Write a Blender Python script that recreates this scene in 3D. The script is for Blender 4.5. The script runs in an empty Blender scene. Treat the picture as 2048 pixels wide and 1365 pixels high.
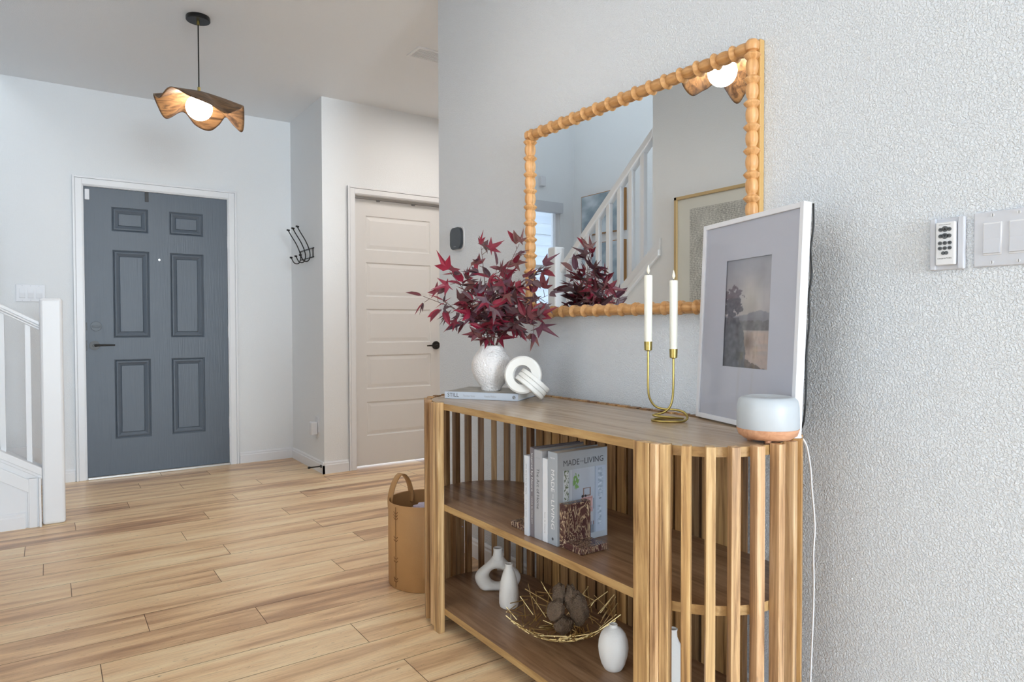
import bpy, bmesh, math, random
from mathutils import Vector, Matrix, Euler, noise
PI = math.pi
random.seed(7)
sc = bpy.context.scene
C = sc.collection

# ---------------------------------------------------------------- camera
CAMROWS = ((0.82449247, -0.56586681, -0.00263024),
           (0.01389209, 0.01559423, 0.99978189),
           (0.56570237, 0.82434918, -0.0207184))
cam_data = bpy.data.cameras.new('camera')
cam = bpy.data.objects.new('camera', cam_data); C.objects.link(cam)
cam_data.sensor_width = 36.0; cam_data.sensor_fit = 'HORIZONTAL'
cam_data.lens = 1350.28 / 2048 * 36.0
cam_data.clip_start = 0.05; cam_data.clip_end = 200
mr = Matrix((CAMROWS[0], CAMROWS[1], tuple(-v for v in CAMROWS[2]))).transposed()
cam.matrix_world = Matrix.Translation((0, 0, 1.0607)) @ mr.to_4x4()
sc.camera = cam

# ---------------------------------------------------------------- world, lights, exposure
sc.view_settings.view_transform = 'Standard'; sc.view_settings.look = 'None'
sc.view_settings.gamma = 1.0; sc.view_settings.use_curve_mapping = False
sc.view_settings.exposure = 1.74
w = bpy.data.worlds.new('world'); sc.world = w; w.use_nodes = True
wn = w.node_tree.nodes; wl = w.node_tree.links
bg = wn['Background']
tc = wn.new('ShaderNodeTexCoord'); sep = wn.new('ShaderNodeSeparateXYZ'); ramp = wn.new('ShaderNodeValToRGB')
wl.new(tc.outputs['Generated'], sep.inputs[0]); wl.new(sep.outputs['Z'], ramp.inputs[0]); wl.new(ramp.outputs[0], bg.inputs[0])
ramp.color_ramp.elements[0].position = 0.0; ramp.color_ramp.elements[0].color = (0.80, 0.86, 0.92, 1)
ramp.color_ramp.elements[1].position = 0.6; ramp.color_ramp.elements[1].color = (0.55, 0.72, 1.0, 1)
bg.inputs[1].default_value = 0.85

def area(name, loc, rot, sx, sy, power, col=(1, 1, 1), spread=180):
    l = bpy.data.lights.new(name, 'AREA'); l.shape = 'RECTANGLE'; l.size = sx; l.size_y = sy
    l.energy = power; l.color = col; l.spread = math.radians(spread)
    o = bpy.data.objects.new(name, l); C.objects.link(o); o.location = loc; o.rotation_euler = rot
    o.visible_camera = True
    return o
def point(name, loc, power, col, r):
    l = bpy.data.lights.new(name, 'POINT'); l.energy = power; l.color = col; l.shadow_soft_size = r
    o = bpy.data.objects.new(name, l); C.objects.link(o); o.location = loc; return o
# added daylight fill behind, at left and in the stairwell; assumed hallway lamp, no fixture modelled
area('rear_fill_light', (0.62, -7.1, 1.45), (PI/2, 0, 0), 1.8, 2.3, 118, (0.76, 0.89, 1.0))  # added daylight fill far behind the camera, no window modelled there
area('left_fill_light', (-3.95, .6, 1.45), (PI/2, 0, -PI/2), 2.2, 2.2, 9, (0.79, 0.91, 1.0))  # added fill from the left to brighten the right wall
area('stairwell_top_fill_light', (-0.85, 3.75, 5.1), (0, 0, 0), 1.0, 3.0, 1.5, (0.95, 0.97, 1.0))  # added overhead fill to lift the stairwell walls, no roof opening
area('stairwell_high_fill_light', (-1.02, 4.5, 3.65), (0, -PI/2+.42, -.62), 0.9, 1.3, 6, (0.90, 0.96, 1.0))  # added floating fill panel, aimed at the middle of the right wall
area('assumed_hall_lamp_light', (2.45, 3.85, 2.69), (0, 0, 0), 0.45, 0.45, 4.2, (1.0, 0.93, 0.86))  # assumed unseen lamp, added for the warm glow on the closet wall; no fixture

# ---------------------------------------------------------------- helpers
def rgb(r, g, b):
    f = lambda v: (v/255/12.92) if v/255 <= 0.04045 else ((v/255+0.055)/1.055)**2.4
    return (f(r), f(g), f(b), 1.0)
def new_mat(name):
    m = bpy.data.materials.new(name); m.use_nodes = True
    return m, m.node_tree.nodes, m.node_tree.links, m.node_tree.nodes['Principled BSDF']
def N(nodes, kind, **kw):
    n = nodes.new(kind)
    for k, v in kw.items(): setattr(n, k, v)
    return n
def simple(name, col, rough=0.5, metal=0.0, bump=None, spec=None, var=0.04):
    """principled with a faint procedural tone variation and optional bump (scale, distance)"""
    m, n, l, p = new_mat(name)
    t = N(n, 'ShaderNodeTexCoord'); nz = N(n, 'ShaderNodeTexNoise'); nz.inputs['Scale'].default_value = 6
    nz.inputs['Detail'].default_value = 4
    l.new(t.outputs['Object'], nz.inputs['Vector'])
    mx = N(n, 'ShaderNodeMixRGB'); mx.inputs[1].default_value = tuple(c*(1-var) for c in col[:3])+(1,)
    mx.inputs[2].default_value = tuple(min(1, c*(1+var)) for c in col[:3])+(1,)
    l.new(nz.outputs['Fac'], mx.inputs[0]); l.new(mx.outputs[0], p.inputs['Base Color'])
    p.inputs['Roughness'].default_value = rough; p.inputs['Metallic'].default_value = metal
    if spec is not None: p.inputs['Specular IOR Level'].default_value = spec
    if bump:
        b = N(n, 'ShaderNodeBump'); b.inputs['Distance'].default_value = bump[1]; b.inputs['Strength'].default_value = 1
        nb = N(n, 'ShaderNodeTexNoise'); nb.inputs['Scale'].default_value = bump[0]; nb.inputs['Detail'].default_value = 3
        l.new(t.outputs['Object'], nb.inputs['Vector']); l.new(nb.outputs['Fac'], b.inputs['Height']); l.new(b.outputs[0], p.inputs['Normal'])
    return m
def plaster(name, col, dist=0.0017, scale=210):
    m, n, l, p = new_mat(name)
    g = N(n, 'ShaderNodeNewGeometry')
    a = N(n, 'ShaderNodeTexNoise'); a.inputs['Scale'].default_value = scale; a.inputs['Detail'].default_value = 2.5; a.inputs['Distortion'].default_value = 0.6
    l.new(g.outputs['Position'], a.inputs['Vector'])
    r = N(n, 'ShaderNodeValToRGB'); r.color_ramp.elements[0].position = 0.40; r.color_ramp.elements[1].position = 0.62
    l.new(a.outputs['Fac'], r.inputs[0])
    b = N(n, 'ShaderNodeBump'); b.inputs['Distance'].default_value = dist; b.inputs['Strength'].default_value = 1.0
    l.new(r.outputs[0], b.inputs['Height']); l.new(b.outputs[0], p.inputs['Normal'])
    p.inputs['Base Color'].default_value = col; p.inputs['Roughness'].default_value = 0.62
    return m
def wood(name, cols, axis='Z', stretch=16, scale=3.0, rough=0.45, tint=True, dark=0.5, knots=True):
    """grain along an object axis; 'tint' object property shifts tone and pattern"""
    m, n, l, p = new_mat(name)
    t = N(n, 'ShaderNodeTexCoord'); mp = N(n, 'ShaderNodeMapping')
    s = [stretch]*3; s['XYZ'.index(axis)] = 1.0
    mp.inputs['Scale'].default_value = s
    at = N(n, 'ShaderNodeAttribute'); at.attribute_type = 'OBJECT'; at.attribute_name = 'tint'
    mul = N(n, 'ShaderNodeVectorMath', operation='SCALE'); mul.inputs[0].default_value = (17.3, 9.1, 23.7)
    l.new(at.outputs['Fac'], mul.inputs['Scale']); l.new(t.outputs['Object'], mp.inputs['Vector']); 
    add = N(n, 'ShaderNodeVectorMath', operation='ADD'); l.new(mp.outputs[0], add.inputs[0]); l.new(mul.outputs[0], add.inputs[1])
    a = N(n, 'ShaderNodeTexNoise'); a.inputs['Scale'].default_value = scale; a.inputs['Detail'].default_value = 8; a.inputs['Roughness'].default_value = 0.62; a.inputs['Distortion'].default_value = 0.8
    l.new(add.outputs[0], a.inputs['Vector'])
    cr = N(n, 'ShaderNodeValToRGB'); els = cr.color_ramp.elements
    els[0].position = 0.32; els[0].color = cols[0]; els[1].position = 0.68; els[1].color = cols[-1]
    for i, c in enumerate(cols[1:-1]):
        e = els.new(0.32+0.36*(i+1)/(len(cols)-1)); e.color = c
    l.new(a.outputs['Fac'], cr.inputs[0])
    out = cr.outputs[0]
    if tint:
        hs = N(n, 'ShaderNodeMixRGB', blend_type='MULTIPLY'); hs.inputs[0].default_value = 1
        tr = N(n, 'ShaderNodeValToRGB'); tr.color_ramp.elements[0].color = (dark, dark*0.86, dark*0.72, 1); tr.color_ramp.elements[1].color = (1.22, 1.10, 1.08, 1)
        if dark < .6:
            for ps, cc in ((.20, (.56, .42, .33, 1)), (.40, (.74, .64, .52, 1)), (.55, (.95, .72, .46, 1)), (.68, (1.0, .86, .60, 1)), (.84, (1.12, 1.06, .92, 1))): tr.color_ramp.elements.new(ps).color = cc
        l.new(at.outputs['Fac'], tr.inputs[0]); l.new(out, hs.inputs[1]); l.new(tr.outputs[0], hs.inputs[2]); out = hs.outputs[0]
    if knots:
        k = N(n, 'ShaderNodeTexNoise'); k.inputs['Scale'].default_value = scale*0.9; k.inputs['Detail'].default_value = 1
        kv = N(n, 'ShaderNodeMapping'); sk = [6.0]*3; sk['XYZ'.index(axis)] = 3.0; kv.inputs['Scale'].default_value = sk
        ad2 = N(n, 'ShaderNodeVectorMath', operation='ADD'); l.new(t.outputs['Object'], kv.inputs['Vector']); l.new(kv.outputs[0], ad2.inputs[0]); l.new(mul.outputs[0], ad2.inputs[1]); l.new(ad2.outputs[0], k.inputs['Vector'])
        kr = N(n, 'ShaderNodeValToRGB'); kr.color_ramp.elements[0].position = 0.765; kr.color_ramp.elements[0].color = (0, 0, 0, 1); kr.color_ramp.elements[1].position = 0.80; kr.color_ramp.elements[1].color = (1, 1, 1, 1)
        l.new(k.outputs['Fac'], kr.inputs[0])
        km = N(n, 'ShaderNodeMixRGB'); km.inputs[2].default_value = (0.05, 0.03, 0.015, 1)
        l.new(kr.outputs[0], km.inputs[0]); l.new(out, km.inputs[1]); out = km.outputs[0]
    l.new(out, p.inputs['Base Color']); p.inputs['Roughness'].default_value = rough
    b = N(n, 'ShaderNodeBump'); b.inputs['Distance'].default_value = 0.0004; l.new(a.outputs['Fac'], b.inputs['Height']); l.new(b.outputs[0], p.inputs['Normal'])
    return m
def attr_mat(name, rough=0.5, spec=0.5):
    m, n, l, p = new_mat(name)
    a = N(n, 'ShaderNodeAttribute'); a.attribute_name = 'Col'; l.new(a.outputs['Color'], p.inputs['Base Color'])
    p.inputs['Roughness'].default_value = rough; p.inputs['Specular IOR Level'].default_value = spec
    return m

def obj(name, bm, mat, parent=None, loc=None, smooth=False, bevel=0, kind=None, recalc=True, autosmooth=None):
    if recalc: bmesh.ops.recalc_face_normals(bm, faces=bm.faces)
    me = bpy.data.meshes.new(name); bm.to_mesh(me); bm.free()
    for m in (mat if isinstance(mat, (list, tuple)) else [mat]): me.materials.append(m)
    if smooth:
        for p in me.polygons: p.use_smooth = True
    o = bpy.data.objects.new(name, me); C.objects.link(o)
    if parent: o.parent = parent
    if loc: o.location = loc
    if bevel:
        b = o.modifiers.new('bevel', 'BEVEL'); b.width = bevel; b.segments = 3 if bevel > .003 else 2; b.limit_method = 'ANGLE'; b.angle_limit = math.radians(40)
    if smooth and autosmooth:
        try:
            me.set_sharp_from_angle(angle=math.radians(autosmooth))
        except Exception: pass
    if kind: o['kind'] = kind
    return o
def struct(name, bm, mat, parent=None, **k):
    return obj(name, bm, mat, parent, kind='structure' if parent is None else None, **k)
def thing(name, label, cat, loc=(0, 0, 0), rz=0, group=None):
    o = bpy.data.objects.new(name, None); C.objects.link(o); o.empty_display_size = 0.05
    o.location = loc; o.rotation_euler = (0, 0, rz); tag(o, label, cat, group); return o
def tag(o, label, cat, group=None):
    o['label'] = label; o['category'] = cat
    if group: o['group'] = group
    return o
def box(bm, a, b):
    (x0, y0, z0), (x1, y1, z1) = a, b
    v = [bm.verts.new(p) for p in ((x0,y0,z0),(x1,y0,z0),(x1,y1,z0),(x0,y1,z0),(x0,y0,z1),(x1,y0,z1),(x1,y1,z1),(x0,y1,z1))]
    for f in ((0,3,2,1),(4,5,6,7),(0,1,5,4),(1,2,6,5),(2,3,7,6),(3,0,4,7)): bm.faces.new([v[i] for i in f])
    return v
def B(*boxes):
    bm = bmesh.new()
    for a, b in boxes: box(bm, a, b)
    return bm
def prism(bm, pts, ax, a, b):
    """extrude polygon pts (2D) along axis ax from a to b. remaining axes in order"""
    def P(p, t):
        r = [0, 0, 0]; o = [i for i in range(3) if i != ax]; r[ax] = t; r[o[0]] = p[0]; r[o[1]] = p[1]; return r
    A = [bm.verts.new(P(p, a)) for p in pts]; Bv = [bm.verts.new(P(p, b)) for p in pts]
    bm.faces.new(A[::-1]); bm.faces.new(Bv); n = len(pts)
    for i in range(n): bm.faces.new((A[i], A[(i+1) % n], Bv[(i+1) % n], Bv[i]))
def lathe(bm, prof, seg=40, M=None, cap=True):
    """prof: list (r, h) about Z; M maps to place"""
    M = M or Matrix.Identity(4); rings = []
    for r, h in prof:
        if r < 1e-6: rings.append([bm.verts.new(M @ Vector((0, 0, h)))])
        else: rings.append([bm.verts.new(M @ Vector((r*math.cos(2*PI*i/seg), r*math.sin(2*PI*i/seg), h))) for i in range(seg)])
    for a, b in zip(rings, rings[1:]):
        if len(a) == 1 and len(b) == 1: continue
        for i in range(seg):
            j = (i+1) % seg
            if len(a) == 1: bm.faces.new((a[0], b[i], b[j]))
            elif len(b) == 1: bm.faces.new((a[i], b[0], a[j]))
            else: bm.faces.new((a[i], b[i], b[j], a[j]))
    if cap:
        if len(rings[0]) > 1: bm.faces.new(rings[0][::-1])
        if len(rings[-1]) > 1: bm.faces.new(rings[-1])
def spline(pts, n=8, closed=False):
    """Catmull-Rom"""
    pts = [Vector(p) for p in pts]; out = []; L = len(pts)
    rng = range(L if closed else L-1)
    for i in rng:
        if closed: p0, p1, p2, p3 = pts[i-1], pts[i], pts[(i+1) % L], pts[(i+2) % L]
        else: p0, p1, p2, p3 = pts[max(i-1, 0)], pts[i], pts[i+1], pts[min(i+2, L-1)]
        for k in range(n):
            t = k/n
            out.append(0.5*((2*p1)+(-p0+p2)*t+(2*p0-5*p1+4*p2-p3)*t*t+(-p0+3*p1-3*p2+p3)*t**3))
    if not closed: out.append(pts[-1])
    return out
def tube(bm, pts, r, seg=8, closed=False):
    pts = [Vector(p) for p in pts]; n = len(pts); rings = []; prev = None
    for i, p in enumerate(pts):
        if closed: d = (pts[(i+1) % n]-pts[i-1]).normalized()
        else: d = (pts[min(i+1, n-1)]-pts[max(i-1, 0)]).normalized()
        if prev is None:
            u = d.orthogonal().normalized()
        else:
            u = (prev - d*prev.dot(d)); u = u.normalized() if u.length > 1e-6 else d.orthogonal().normalized()
        prev = u; v = d.cross(u); rr = r(i/(n-1)) if callable(r) else r
        rings.append([bm.verts.new(p+(u*math.cos(2*PI*k/seg)+v*math.sin(2*PI*k/seg))*rr) for k in range(seg)])
    for i in range(n if closed else n-1):
        a, b = rings[i], rings[(i+1) % n]
        for k in range(seg): bm.faces.new((a[k], a[(k+1) % seg], b[(k+1) % seg], b[k]))
    if not closed: bm.faces.new(rings[0][::-1]); bm.faces.new(rings[-1])
def cyl(bm, p, q, r, seg=20, r2=None):
    p, q = Vector(p), Vector(q); d = q-p; M = Matrix.Translation(p) @ d.to_track_quat('Z', 'Y').to_matrix().to_4x4()
    lathe(bm, [(r, 0), (r2 if r2 is not None else r, d.length)], seg, M)
def text(name, s, mat, parent, origin, xd, yd, length=None, height=None, align='LEFT', ext=0.0002, spacing=1.0):
    """flat lettering mesh: origin = baseline start, xd reading direction, yd up direction"""
    cu = bpy.data.curves.new(name, 'FONT'); cu.body = s; cu.size = 1; cu.extrude = 0; cu.space_character = spacing; cu.resolution_u = 3
    to = bpy.data.objects.new(name, cu); C.objects.link(to)
    bpy.context.view_layer.update()
    me = bpy.data.meshes.new_from_object(to); bpy.data.objects.remove(to)
    xs = [v.co.x for v in me.vertices]; ys = [v.co.y for v in me.vertices]
    x0, x1, y0, y1 = min(xs), max(xs), min(ys), max(ys)
    sx = (length/(x1-x0)) if length else None; sy = (height/(y1-y0)) if height else None
    if sx is None: sx = sy
    if sy is None: sy = sx
    xd = Vector(xd).normalized(); yd = Vector(yd).normalized(); nd = xd.cross(yd); o3 = Vector(origin)
    for v in me.vertices:
        v.co = o3 + xd*(v.co.x-x0)*sx + yd*(v.co.y-y0)*sy + nd*ext
    me.materials.append(mat)
    o = bpy.data.objects.new(name, me); C.objects.link(o); o.parent = parent
    return o
def picture(name, fn, nx, ny, parent, origin, xd, yd, wdt, hgt, mat):
    """printed picture: grid of coloured faces; fn(u,v)-> sRGB 0-255"""
    bm = bmesh.new(); xd = Vector(xd); yd = Vector(yd); o3 = Vector(origin)
    cl = bm.verts.layers.float_color.new('Col'); g = []
    for j in range(ny+1):
        row = []
        for i in range(nx+1):
            u, v = i/nx, j/ny
            p = bm.verts.new(o3+xd*u*wdt+yd*v*hgt); p[cl] = rgb(*[max(0, min(255, q)) for q in fn(u, v)]); row.append(p)
        g.append(row)
    for j in range(ny):
        for i in range(nx): bm.faces.new((g[j][i], g[j][i+1], g[j+1][i+1], g[j+1][i]))
    return obj(name, bm, mat, parent, recalc=False)
def fbm(x, y, o=4, s=0.0):
    a, t, f = 1, 0, 1
    for _ in range(o):
        t += a*noise.noise(Vector((x*f, y*f, s))); a *= .5; f *= 2
    return t
def lerp(a, b, t): t = max(0, min(1, t)); return tuple(x+(y-x)*t for x, y in zip(a, b))

# ---------------------------------------------------------------- materials
M_wall = plaster('wall_paint_textured', (0.82, 0.862, 0.915, 1))
M_wallL = plaster('wall_paint_entry', (0.86, 0.882, 0.90, 1), 0.0005)
M_ceil = plaster('ceiling_paint', (0.90, 0.925, 0.95, 1), 0.0004)
M_trim = simple('white_trim_paint', (0.84, 0.85, 0.87, 1), 0.35, var=0.01)
M_doorw = simple('white_door_paint', (0.80, 0.79, 0.78, 1), 0.38, var=0.01)
M_white = simple('white_plastic', (0.78, 0.79, 0.82, 1), 0.35, var=0.01)
M_plate = simple('switch_plate_plastic', (0.62, 0.64, 0.70, 1), 0.35, var=0.01)
M_black = simple('black_metal', (0.010, 0.010, 0.011, 1), 0.35, 0.3)
M_bronze = simple('dark_bronze', (0.022, 0.020, 0.018, 1), 0.35, 0.4)
M_brass = simple('brushed_brass', (0.46, 0.36, 0.12, 1), 0.30, 1.0)
M_gold = simple('gold_wire', (0.86, 0.70, 0.36, 1), 0.34, 1.0)
M_ceram = simple('matte_white_ceramic', (0.90, 0.88, 0.85, 1), 0.75, bump=(160, 0.0006), var=0.03)
M_ceram_r = simple('pitted_white_ceramic', (0.93, 0.90, 0.89, 1), 0.8, bump=(150, 0.0075), var=0.05)
M_knot = simple('white_knot_resin', (0.86, 0.85, 0.82, 1), 0.45, var=0.01)
M_paper = simple('page_paper', (0.80, 0.78, 0.74, 1), 0.8, bump=(300, 0.0004))
M_candle = simple('ivory_wax', (0.86, 0.85, 0.76, 1), 0.45, bump=(60, 0.0008), var=0.01)
M_leather = simple('tan_leather', rgb(186, 142, 92), 0.55, bump=(260, 0.0006), var=0.16)
M_thread = simple('tan_thread', rgb(118, 78, 42), 0.7)
M_pod = simple('dried_brown_pod', (0.22, 0.150, 0.10, 1), 0.9, bump=(260, 0.009), var=0.45)
M_beech = wood('light_beech', [rgb(196, 140, 105), rgb(214, 160, 124), rgb(226, 176, 140)], 'X', 10, 7, 0.5, False, knots=False)
slat_cols = [rgb(112, 84, 58), rgb(168, 136, 100), rgb(196, 166, 126), rgb(218, 194, 158)]
M_slat = wood('acacia_slat', slat_cols, 'Z', 22, 2.4, 0.42, True, 0.42)
M_board = wood('walnut_stained_board', [rgb(110, 80, 56), rgb(140, 106, 78), rgb(158, 124, 94), rgb(172, 140, 110)], 'Y', 14, 3.0, 0.30, False, knots=False)
M_top = wood('console_top_veneer', [rgb(150, 124, 96), rgb(172, 146, 116), rgb(184, 160, 130), rgb(194, 170, 142)], 'Y', 14, 3.0, 0.25, False, knots=False)
M_edge = wood('console_board_edge', [rgb(152, 116, 70), rgb(182, 146, 96), rgb(198, 164, 112)], 'Y', 12, 4, 0.4, False, knots=False)
M_bead = wood('oak_bead', [rgb(184, 138, 84), rgb(208, 166, 112), rgb(224, 186, 134)], 'Z', 12, 5, 0.42, True, 0.85, knots=False)
M_shade = wood('walnut_veneer_shade', [rgb(48, 34, 26), rgb(96, 70, 48), rgb(132, 100, 68), rgb(84, 62, 44)], 'X', 9, 4, 0.4, False, knots=False)
M_mirror, _n, _l, _p = new_mat('mirror_glass')
_p.inputs['Metallic'].default_value = 1; _p.inputs['Roughness'].default_value = 0.0; _p.inputs['Base Color'].default_value = (0.86, 0.89, 0.90, 1)
M_globe, _n, _l, _p = new_mat('lit_alabaster_globe')
_p.inputs['Base Color'].default_value = (0.9, 0.85, 0.75, 1); _p.inputs['Emission Strength'].default_value = 13.0
_t = N(_n, 'ShaderNodeTexCoord'); _z = N(_n, 'ShaderNodeTexNoise'); _z.inputs['Scale'].default_value = 22; _z.inputs['Detail'].default_value = 6
_r = N(_n, 'ShaderNodeValToRGB'); _r.color_ramp.elements[0].position = .35; _r.color_ramp.elements[0].color = (0.75, 0.60, 0.42, 1); _r.color_ramp.elements[1].position = .6; _r.color_ramp.elements[1].color = (1.0, 0.95, 0.89, 1)
_l.new(_t.outputs['Object'], _z.inputs[0]); _l.new(_z.outputs['Fac'], _r.inputs[0]); _l.new(_r.outputs[0], _p.inputs['Emission Color'])
M_art = attr_mat('printed_picture', 0.45, 0.4)
M_leaf = attr_mat('burgundy_leaf', 0.45, 0.4)
M_glass, _n, _l, _p = new_mat('clear_glass')
_p.inputs['Transmission Weight'].default_value = 1; _p.inputs['Roughness'].default_value = 0; _p.inputs['IOR'].default_value = 1.45
def marble(name):
    m, n, l, p = new_mat(name)
    t = N(n, 'ShaderNodeTexCoord'); z = N(n, 'ShaderNodeTexNoise'); z.inputs['Scale'].default_value = 13; z.inputs['Detail'].default_value = 7; z.inputs['Distortion'].default_value = 1.6; z.inputs['Roughness'].default_value = .62
    mp = N(n, 'ShaderNodeMapping'); mp.inputs['Scale'].default_value = (1.4, 1.0, .55); l.new(t.outputs['Object'], mp.inputs[0]); l.new(mp.outputs[0], z.inputs['Vector'])
    r = N(n, 'ShaderNodeValToRGB'); e = r.color_ramp.elements
    e[0].position = .36; e[0].color = rgb(222, 198, 166); e[1].position = .66; e[1].color = rgb(214, 190, 156)
    for ps, cc in ((.385, (74, 46, 46)), (.455, (90, 58, 56)), (.468, (226, 204, 174)), (.484, (84, 54, 52)), (.53, (70, 44, 46)), (.55, (206, 178, 146)), (.575, (96, 64, 60)), (.62, (80, 52, 50))): q = e.new(ps); q.color = rgb(*cc)
    l.new(z.outputs['Fac'], r.inputs[0]); l.new(r.outputs[0], p.inputs['Base Color']); p.inputs['Roughness'].default_value = .18
    return m
M_marble = marble('brown_veined_marble')

# door paint with faint wood embossing
M_front = simple('slate_door_paint', rgb(90, 100, 111), 0.42, bump=(1, 0.0), var=0.06)
_nt = M_front.node_tree
for nd in _nt.nodes:
    if nd.type == 'TEX_NOISE' and nd.inputs['Scale'].default_value == 1:
        nd.inputs['Scale'].default_value = 4; nd.inputs['Detail'].default_value = 6
        mp = N(_nt.nodes, 'ShaderNodeMapping'); mp.inputs['Scale'].default_value = (34, 34, 1.5)
        g = N(_nt.nodes, 'ShaderNodeTexCoord'); _nt.links.new(g.outputs['Object'], mp.inputs[0]); _nt.links.new(mp.outputs[0], nd.inputs['Vector'])
    if nd.type == 'BUMP': nd.inputs['Distance'].default_value = 0.0012

# ---------------------------------------------------------------- floor: laminate planks running along X
def floor_material():
    m, n, l, p = new_mat('laminate_planks')
    a = N(n, 'ShaderNodeAttribute'); a.attribute_name = 'Plank'
    g = N(n, 'ShaderNodeNewGeometry'); mp = N(n, 'ShaderNodeMapping'); mp.inputs['Scale'].default_value = (1.0, 9.0, 1.0)
    l.new(g.outputs['Position'], mp.inputs[0])
    sc_ = N(n, 'ShaderNodeVectorMath', operation='SCALE'); sc_.inputs[0].default_value = (13.7, 31.3, 0); l.new(a.outputs['Fac'], sc_.inputs['Scale'])
    ad = N(n, 'ShaderNodeVectorMath', operation='ADD'); l.new(mp.outputs[0], ad.inputs[0]); l.new(sc_.outputs[0], ad.inputs[1])
    z1 = N(n, 'ShaderNodeTexNoise'); z1.inputs['Scale'].default_value = 1.7; z1.inputs['Detail'].default_value = 4; z1.inputs['Roughness'].default_value = .5; z1.inputs['Distortion'].default_value = .25
    l.new(ad.outputs[0], z1.inputs['Vector'])
    cr = N(n, 'ShaderNodeValToRGB'); e = cr.color_ramp.elements
    e[0].position = .16; e[0].color = rgb(150, 112, 84); e[1].position = .78; e[1].color = rgb(255, 230, 188)
    q = e.new(.38); q.color = rgb(208, 166, 126); q = e.new(.54); q.color = rgb(242, 206, 160)
    # plank tone offset
    m1 = N(n, 'ShaderNodeMath', operation='MULTIPLY_ADD'); m1.inputs[1].default_value = .26; m1.inputs[2].default_value = -.11; l.new(a.outputs['Fac'], m1.inputs[0])
    m2 = N(n, 'ShaderNodeMath', operation='ADD'); l.new(z1.outputs['Fac'], m2.inputs[0]); l.new(m1.outputs[0], m2.inputs[1]); l.new(m2.outputs[0], cr.inputs[0])
    # fine grain
    mp2 = N(n, 'ShaderNodeMapping'); mp2.inputs['Scale'].default_value = (3.2, 95.0, 1.0); l.new(g.outputs['Position'], mp2.inputs[0])
    ad2 = N(n, 'ShaderNodeVectorMath', operation='ADD'); l.new(mp2.outputs[0], ad2.inputs[0]); l.new(sc_.outputs[0], ad2.inputs[1])
    z2 = N(n, 'ShaderNodeTexNoise'); z2.inputs['Scale'].default_value = 2.4; z2.inputs['Detail'].default_value = 5; z2.inputs['Roughness'].default_value = .7; z2.inputs['Distortion'].default_value = .2; l.new(ad2.outputs[0], z2.inputs['Vector'])
    r2 = N(n, 'ShaderNodeValToRGB'); r2.color_ramp.elements[0].position = .30; r2.color_ramp.elements[0].color = (.62, .56, .50, 1); r2.color_ramp.elements[1].position = .56; r2.color_ramp.elements[1].color = (1.04, 1.04, 1.04, 1)
    l.new(z2.outputs['Fac'], r2.inputs[0])
    mu = N(n, 'ShaderNodeMixRGB', blend_type='MULTIPLY'); mu.inputs[0].default_value = .62; l.new(cr.outputs[0], mu.inputs[1]); l.new(r2.outputs[0], mu.inputs[2])
    # small dark checks
    mp3 = N(n, 'ShaderNodeMapping'); mp3.inputs['Scale'].default_value = (7.0, 26.0, 1.0); l.new(g.outputs['Position'], mp3.inputs[0])
    z3 = N(n, 'ShaderNodeTexNoise'); z3.inputs['Scale'].default_value = 3.4; z3.inputs['Detail'].default_value = 6; z3.inputs['Roughness'].default_value = .75; z3.inputs['Distortion'].default_value = 1.5; l.new(mp3.outputs[0], z3.inputs['Vector'])
    r3 = N(n, 'ShaderNodeValToRGB'); r3.color_ramp.elements[0].position = .60; r3.color_ramp.elements[0].color = (0, 0, 0, 1); r3.color_ramp.elements[1].position = .70; r3.color_ramp.elements[1].color = (.8, .8, .8, 1)
    l.new(z3.outputs['Fac'], r3.inputs[0])
    mx = N(n, 'ShaderNodeMixRGB'); l.new(r3.outputs[0], mx.inputs[0]); l.new(mu.outputs[0], mx.inputs[1]); mx.inputs[2].default_value = rgb(120, 86, 62)
    l.new(mx.outputs[0], p.inputs['Base Color']); p.inputs['Roughness'].default_value = .30; p.inputs['Specular IOR Level'].default_value = .45
    b = N(n, 'ShaderNodeBump'); b.inputs['Distance'].default_value = .0006; l.new(z2.outputs['Fac'], b.inputs['Height']); l.new(b.outputs[0], p.inputs['Normal'])
    return m
M_floor = floor_material(); M_seam = simple('plank_seam', rgb(96, 68, 46), 0.7)
def build_floor():
    bm = bmesh.new(); ly = bm.verts.layers.float_color.new('Plank'); W = .1722; L = 1.222; g = .0011
    known = {0: .876, 2: .632, 3: .277, 5: .581, 6: .061, 7: .689, 8: -.034, 9: .554, 10: 1.114, 11: .721, 12: .103, 17: .49, 1: .12, 4: 1.05, 13: .95, 14: .38, 15: 1.18, 16: .72, 18: .95}
    R = random.Random(3); X0, X1 = -1.45, 3.7
    tone = {(2, 1): .95}
    for k in range(-55, 21):
        y0 = 2.13+k*W; y1 = y0+W
        if y0 > 5.60: continue
        xl = -4.2 if y1 < 1.85 else X0
        off = known.get(k, R.uniform(0, L)); x = off-L*math.ceil((off-xl)/L)
        while x < X1:
            a, b_ = max(x, xl)+g, min(x+L, X1)-g; r = R.random()
            if b_ > a:
                vs = [bm.verts.new(p) for p in ((a, y0+g, 0), (b_, y0+g, 0), (b_, y1-g, 0), (a, y1-g, 0))]
                for v in vs: v[ly] = (r, r, r, 1)
                bm.faces.new(vs)
            x += L
    nf = len(bm.faces)
    vs = [bm.verts.new(p) for p in ((-4.2, -7.3, -.0015), (3.7, -7.3, -.0015), (3.7, 5.8, -.0015), (-4.2, 5.8, -.0015))]
    bm.faces.new(vs)
    bm.faces.ensure_lookup_table(); bm.faces[nf].material_index = 1
    # slab thickness
    box(bm, (-4.2, -7.3, -.12), (3.7, 5.8, -.004))
    for f in bm.faces[nf+1:]: f.material_index = 1
    return struct('floor', bm, [M_floor, M_seam], recalc=False)
build_floor()

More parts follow.
